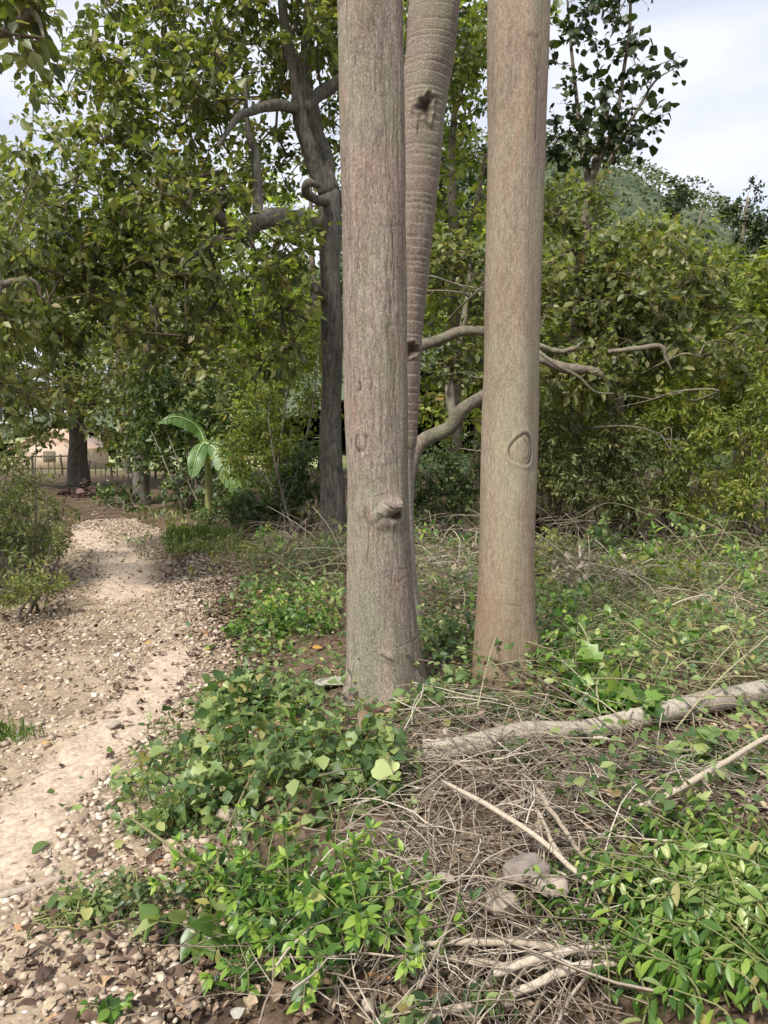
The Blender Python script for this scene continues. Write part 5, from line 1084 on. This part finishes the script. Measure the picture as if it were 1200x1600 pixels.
# scattered low growth nobody could count
rr = np.random.default_rng(99)
P = np.vstack([region([(350, 1150), (380, 870), (560, 860), (560, 1150)], 2600, rr), region([(640, 1130), (640, 860), (1350, 850), (1350, 1130)], 15000, rr), region([(850, 1350), (1250, 1350), (1250, 1150), (850, 1180)], 700, rr), region([(-150, 960), (60, 940), (110, 830), (-150, 830)], 2500, rr)])
x, y = P[:, 0], P[:, 1]; f = np.sin(x * 3.1 + 1.2 * np.sin(y * 2.3)) * np.cos(y * 2.7 + np.sin(x * 4.1)) + rr.normal(size=len(x)) * .35; P = P[f > -.3]
P[:, 2] += rr.random(len(P)) ** 1.3 * .25; mb = MB(); leaves(mb, 'oval', P, rr.normal(size=P.shape) * [1, 1, .5], rr.normal(size=P.shape) * .5 + [0, -.3, 1], .045 * rr.uniform(.5, 1.3, len(P)))
tag(mb.obj('low_weeds', MAT['leaf_vine'], kind='stuff'), 'sparse low weeds growing through the cut stems', 'weeds')
x = rng.uniform(-9, 9, 6500); y = rng.uniform(8.8, 15, 6500); c, w = path_c(y); k = np.abs(x - c) > w * 1.1; x, y = x[k], y[k]
P = np.stack([x, y, H(x, y) + rng.random(len(x)) * .12], -1); mb = MB(); leaves(mb, 'lance', P, rng.normal(size=P.shape) * .7 + [0, 0, .8], rng.normal(size=P.shape) + [0, -1, 0], .1 * rng.uniform(.4, 1.2, len(P)))
tag(mb.obj('woodland_weeds', MAT['leaf_olive'], kind='stuff'), 'shaded low weeds under the trees at the back', 'weeds')
# mixed weeds pushing through the vine heap and the mat of cut stems
for i, (px, py, ns_, L, kind, sz, mat, lab) in enumerate([
    (330, 1180, 7, .3, 'lance', .05, 'leaf_vine', 'slender grey-green weed standing in the path-side vine heap'),
    (400, 1130, 7, .28, 'lobed', .07, 'leaf_vine', 'lobed-leaved weed at the back of the vine heap'),
    (300, 1250, 8, .22, 'lance', .045, 'leaf_vine', 'fine-leaved weed on the path side of the vine heap'),
    (430, 1200, 6, .26, 'oval', .055, 'leaf_cut', 'pale-leaved weed rising mid vine heap'),
    (520, 1180, 6, .2, 'oval', .06, 'leaf_bright', 'fresh green weed under the burled trunk beside the dark vine'),
    (900, 1000, 8, .3, 'lance', .07, 'leaf_bright', 'grassy bright weed outside the tan trunk'),
    (960, 960, 9, .35, 'lance', .08, 'leaf_cut', 'tall light weed amid the cut stems behind the star-leaved plants'),
    (1060, 980, 8, .3, 'oval', .07, 'leaf_yellow', 'yellowish weed in the middle of the cut stems'),
    (1140, 1000, 8, .3, 'lance', .07, 'leaf_cut', 'straggly weed in the cut stems near the photo edge'),
    (870, 960, 7, .3, 'oval', .07, 'leaf_bright', 'leafy weed between the tan trunk and the dead stalks'),
    (500, 960, 7, .3, 'lance', .08, 'leaf_cut', 'light weed right against the burled trunk on the path side'),
    (395, 960, 7, .25, 'oval', .06, 'leaf_vine', 'weed at the gravel margin before the dark-barked tree'),
    (690, 900, 8, .35, 'lance', .07, 'leaf_vine', 'weed in the dead brush seen between palm and tan trunk'),
    (540, 1130, 5, .18, 'lance', .045, 'leaf_vine', 'little weed touching the base of the burled trunk'),
    (1180, 900, 9, .45, 'lance', .09, 'leaf_cut', 'tall weed at the outermost thicket edge')]):
    herb(lab, px, py, ns_, L, kind, sz, mat, 400 + i, elev=.85, spread=.13, step=.04, name='weed', cat='weed', maxp=220)

# added dark lump standing in for the shaded hollow under the corner branches
hl = G(985, 1375); m = MB(); V, F = stone_shape(np.random.default_rng(31), 3, .5); m.add(V * [.13, .07, .09] + hl + [0, .02, -.0], T=F); tag(m.obj('rock', MAT['bark_dark'], loc=hl), 'dark lump standing in for the shade of the hollow beside the cut leafy branches', 'shade stand-in')

# taller growth toward the back of the clearing
for i, (px, py, L, kind, sz, mat, lab) in enumerate([
    (560, 880, .5, 'lance', .09, 'leaf_vine', 'tall weed half hidden behind the burled trunk'), (420, 885, .4, 'oval', .07, 'leaf_cut', 'light green weed in front of the dark bush'),
    (385, 900, .35, 'lance', .07, 'leaf_yellow', 'yellowish weed where the leaf litter meets the dark bush'), (720, 880, .45, 'oval', .08, 'leaf_bright', 'leafy weed at the back between palm and tan trunk'),
    (900, 900, .5, 'lance', .09, 'leaf_yellow', 'tall yellowish weed behind the dead stalks'), (960, 890, .55, 'oval', .09, 'leaf_vine', 'knee-high leafy weed between dead stalks and upright green plant'),
    (1000, 930, .4, 'lance', .09, 'leaf_bright', 'bright weed in front of the upright green plant'), (1090, 880, .6, 'oval', .09, 'leaf_vine', 'tall sapling-like weed against the olive bush'),
    (1150, 940, .5, 'lance', .1, 'leaf_bright', 'bright leaning weed before the pale wilting plant'), (1200, 980, .45, 'oval', .08, 'leaf_cut', 'leafy weed at the photo edge in the cut stems'),
    (1110, 1040, .35, 'lance', .08, 'leaf_vine', 'weed just behind the far half of the log'), (1000, 1060, .3, 'oval', .07, 'leaf_cut', 'low weed between star-leaved plants and cut stems'),
    (1040, 945, .45, 'oval', .08, 'leaf_yellow', 'olive-yellow weed amid the tall ones'), (850, 990, .3, 'oval', .06, 'leaf_bright', 'bright shoots touching the tan trunk on its outer side'),
    (250, 870, .3, 'lance', .07, 'leaf_vine', 'weedy tuft beside the grass at the path edge'), (350, 870, .35, 'lance', .07, 'leaf_olive', 'dull weed between grass and gravel edge')]):
    herb(lab, px, py, 11, L, kind, sz, mat, 440 + i, elev=1., spread=.22, step=.05, name='weed', cat='weed', maxp=200, wide=1.1)
twig_field([[(860, 980), (1300, 980), (1300, 860), (860, 860)], [(380, 930), (540, 930), (540, 870), (380, 870)]], [260, 60], .3, 1.0, .0035, .42, 14, 'strawstem', 'standing_dead_stems', 'loose dead stems sticking up through the weeds behind the log', 'dead stems', .8, .5)

twig_field([[(860, 960), (1010, 960), (1010, 880), (860, 880)], [(640, 960), (745, 960), (745, 860), (640, 860)], [(400, 900), (530, 900), (530, 860), (400, 860)], [(1060, 1010), (1300, 1010), (1300, 930), (1060, 930)]], [260, 160, 90, 220], .25, .8, .0035, .34, 24, 'drytwig', 'brush_heaps', 'heaps of grey dry brush behind and beside the tan trunk', 'brushwood', .5, .6)
q = np.vstack([region([(860, 950), (1000, 950), (1000, 890), (860, 890)], 140, rr), region([(660, 950), (745, 950), (745, 870), (660, 870)], 60, rr)]); q[:, 2] += rr.random(len(q)) * .28; mb = MB()
leaves(mb, 'dry', q, rr.normal(size=q.shape) + [0, 0, -.5], rr.normal(size=q.shape), .09 * rr.uniform(.5, 1.3, len(q))); tag(mb.obj('dead_leaves', MAT['deadwood'], kind='stuff'), 'pale withered leaves hanging in the dry brush heaps', 'dead leaves')
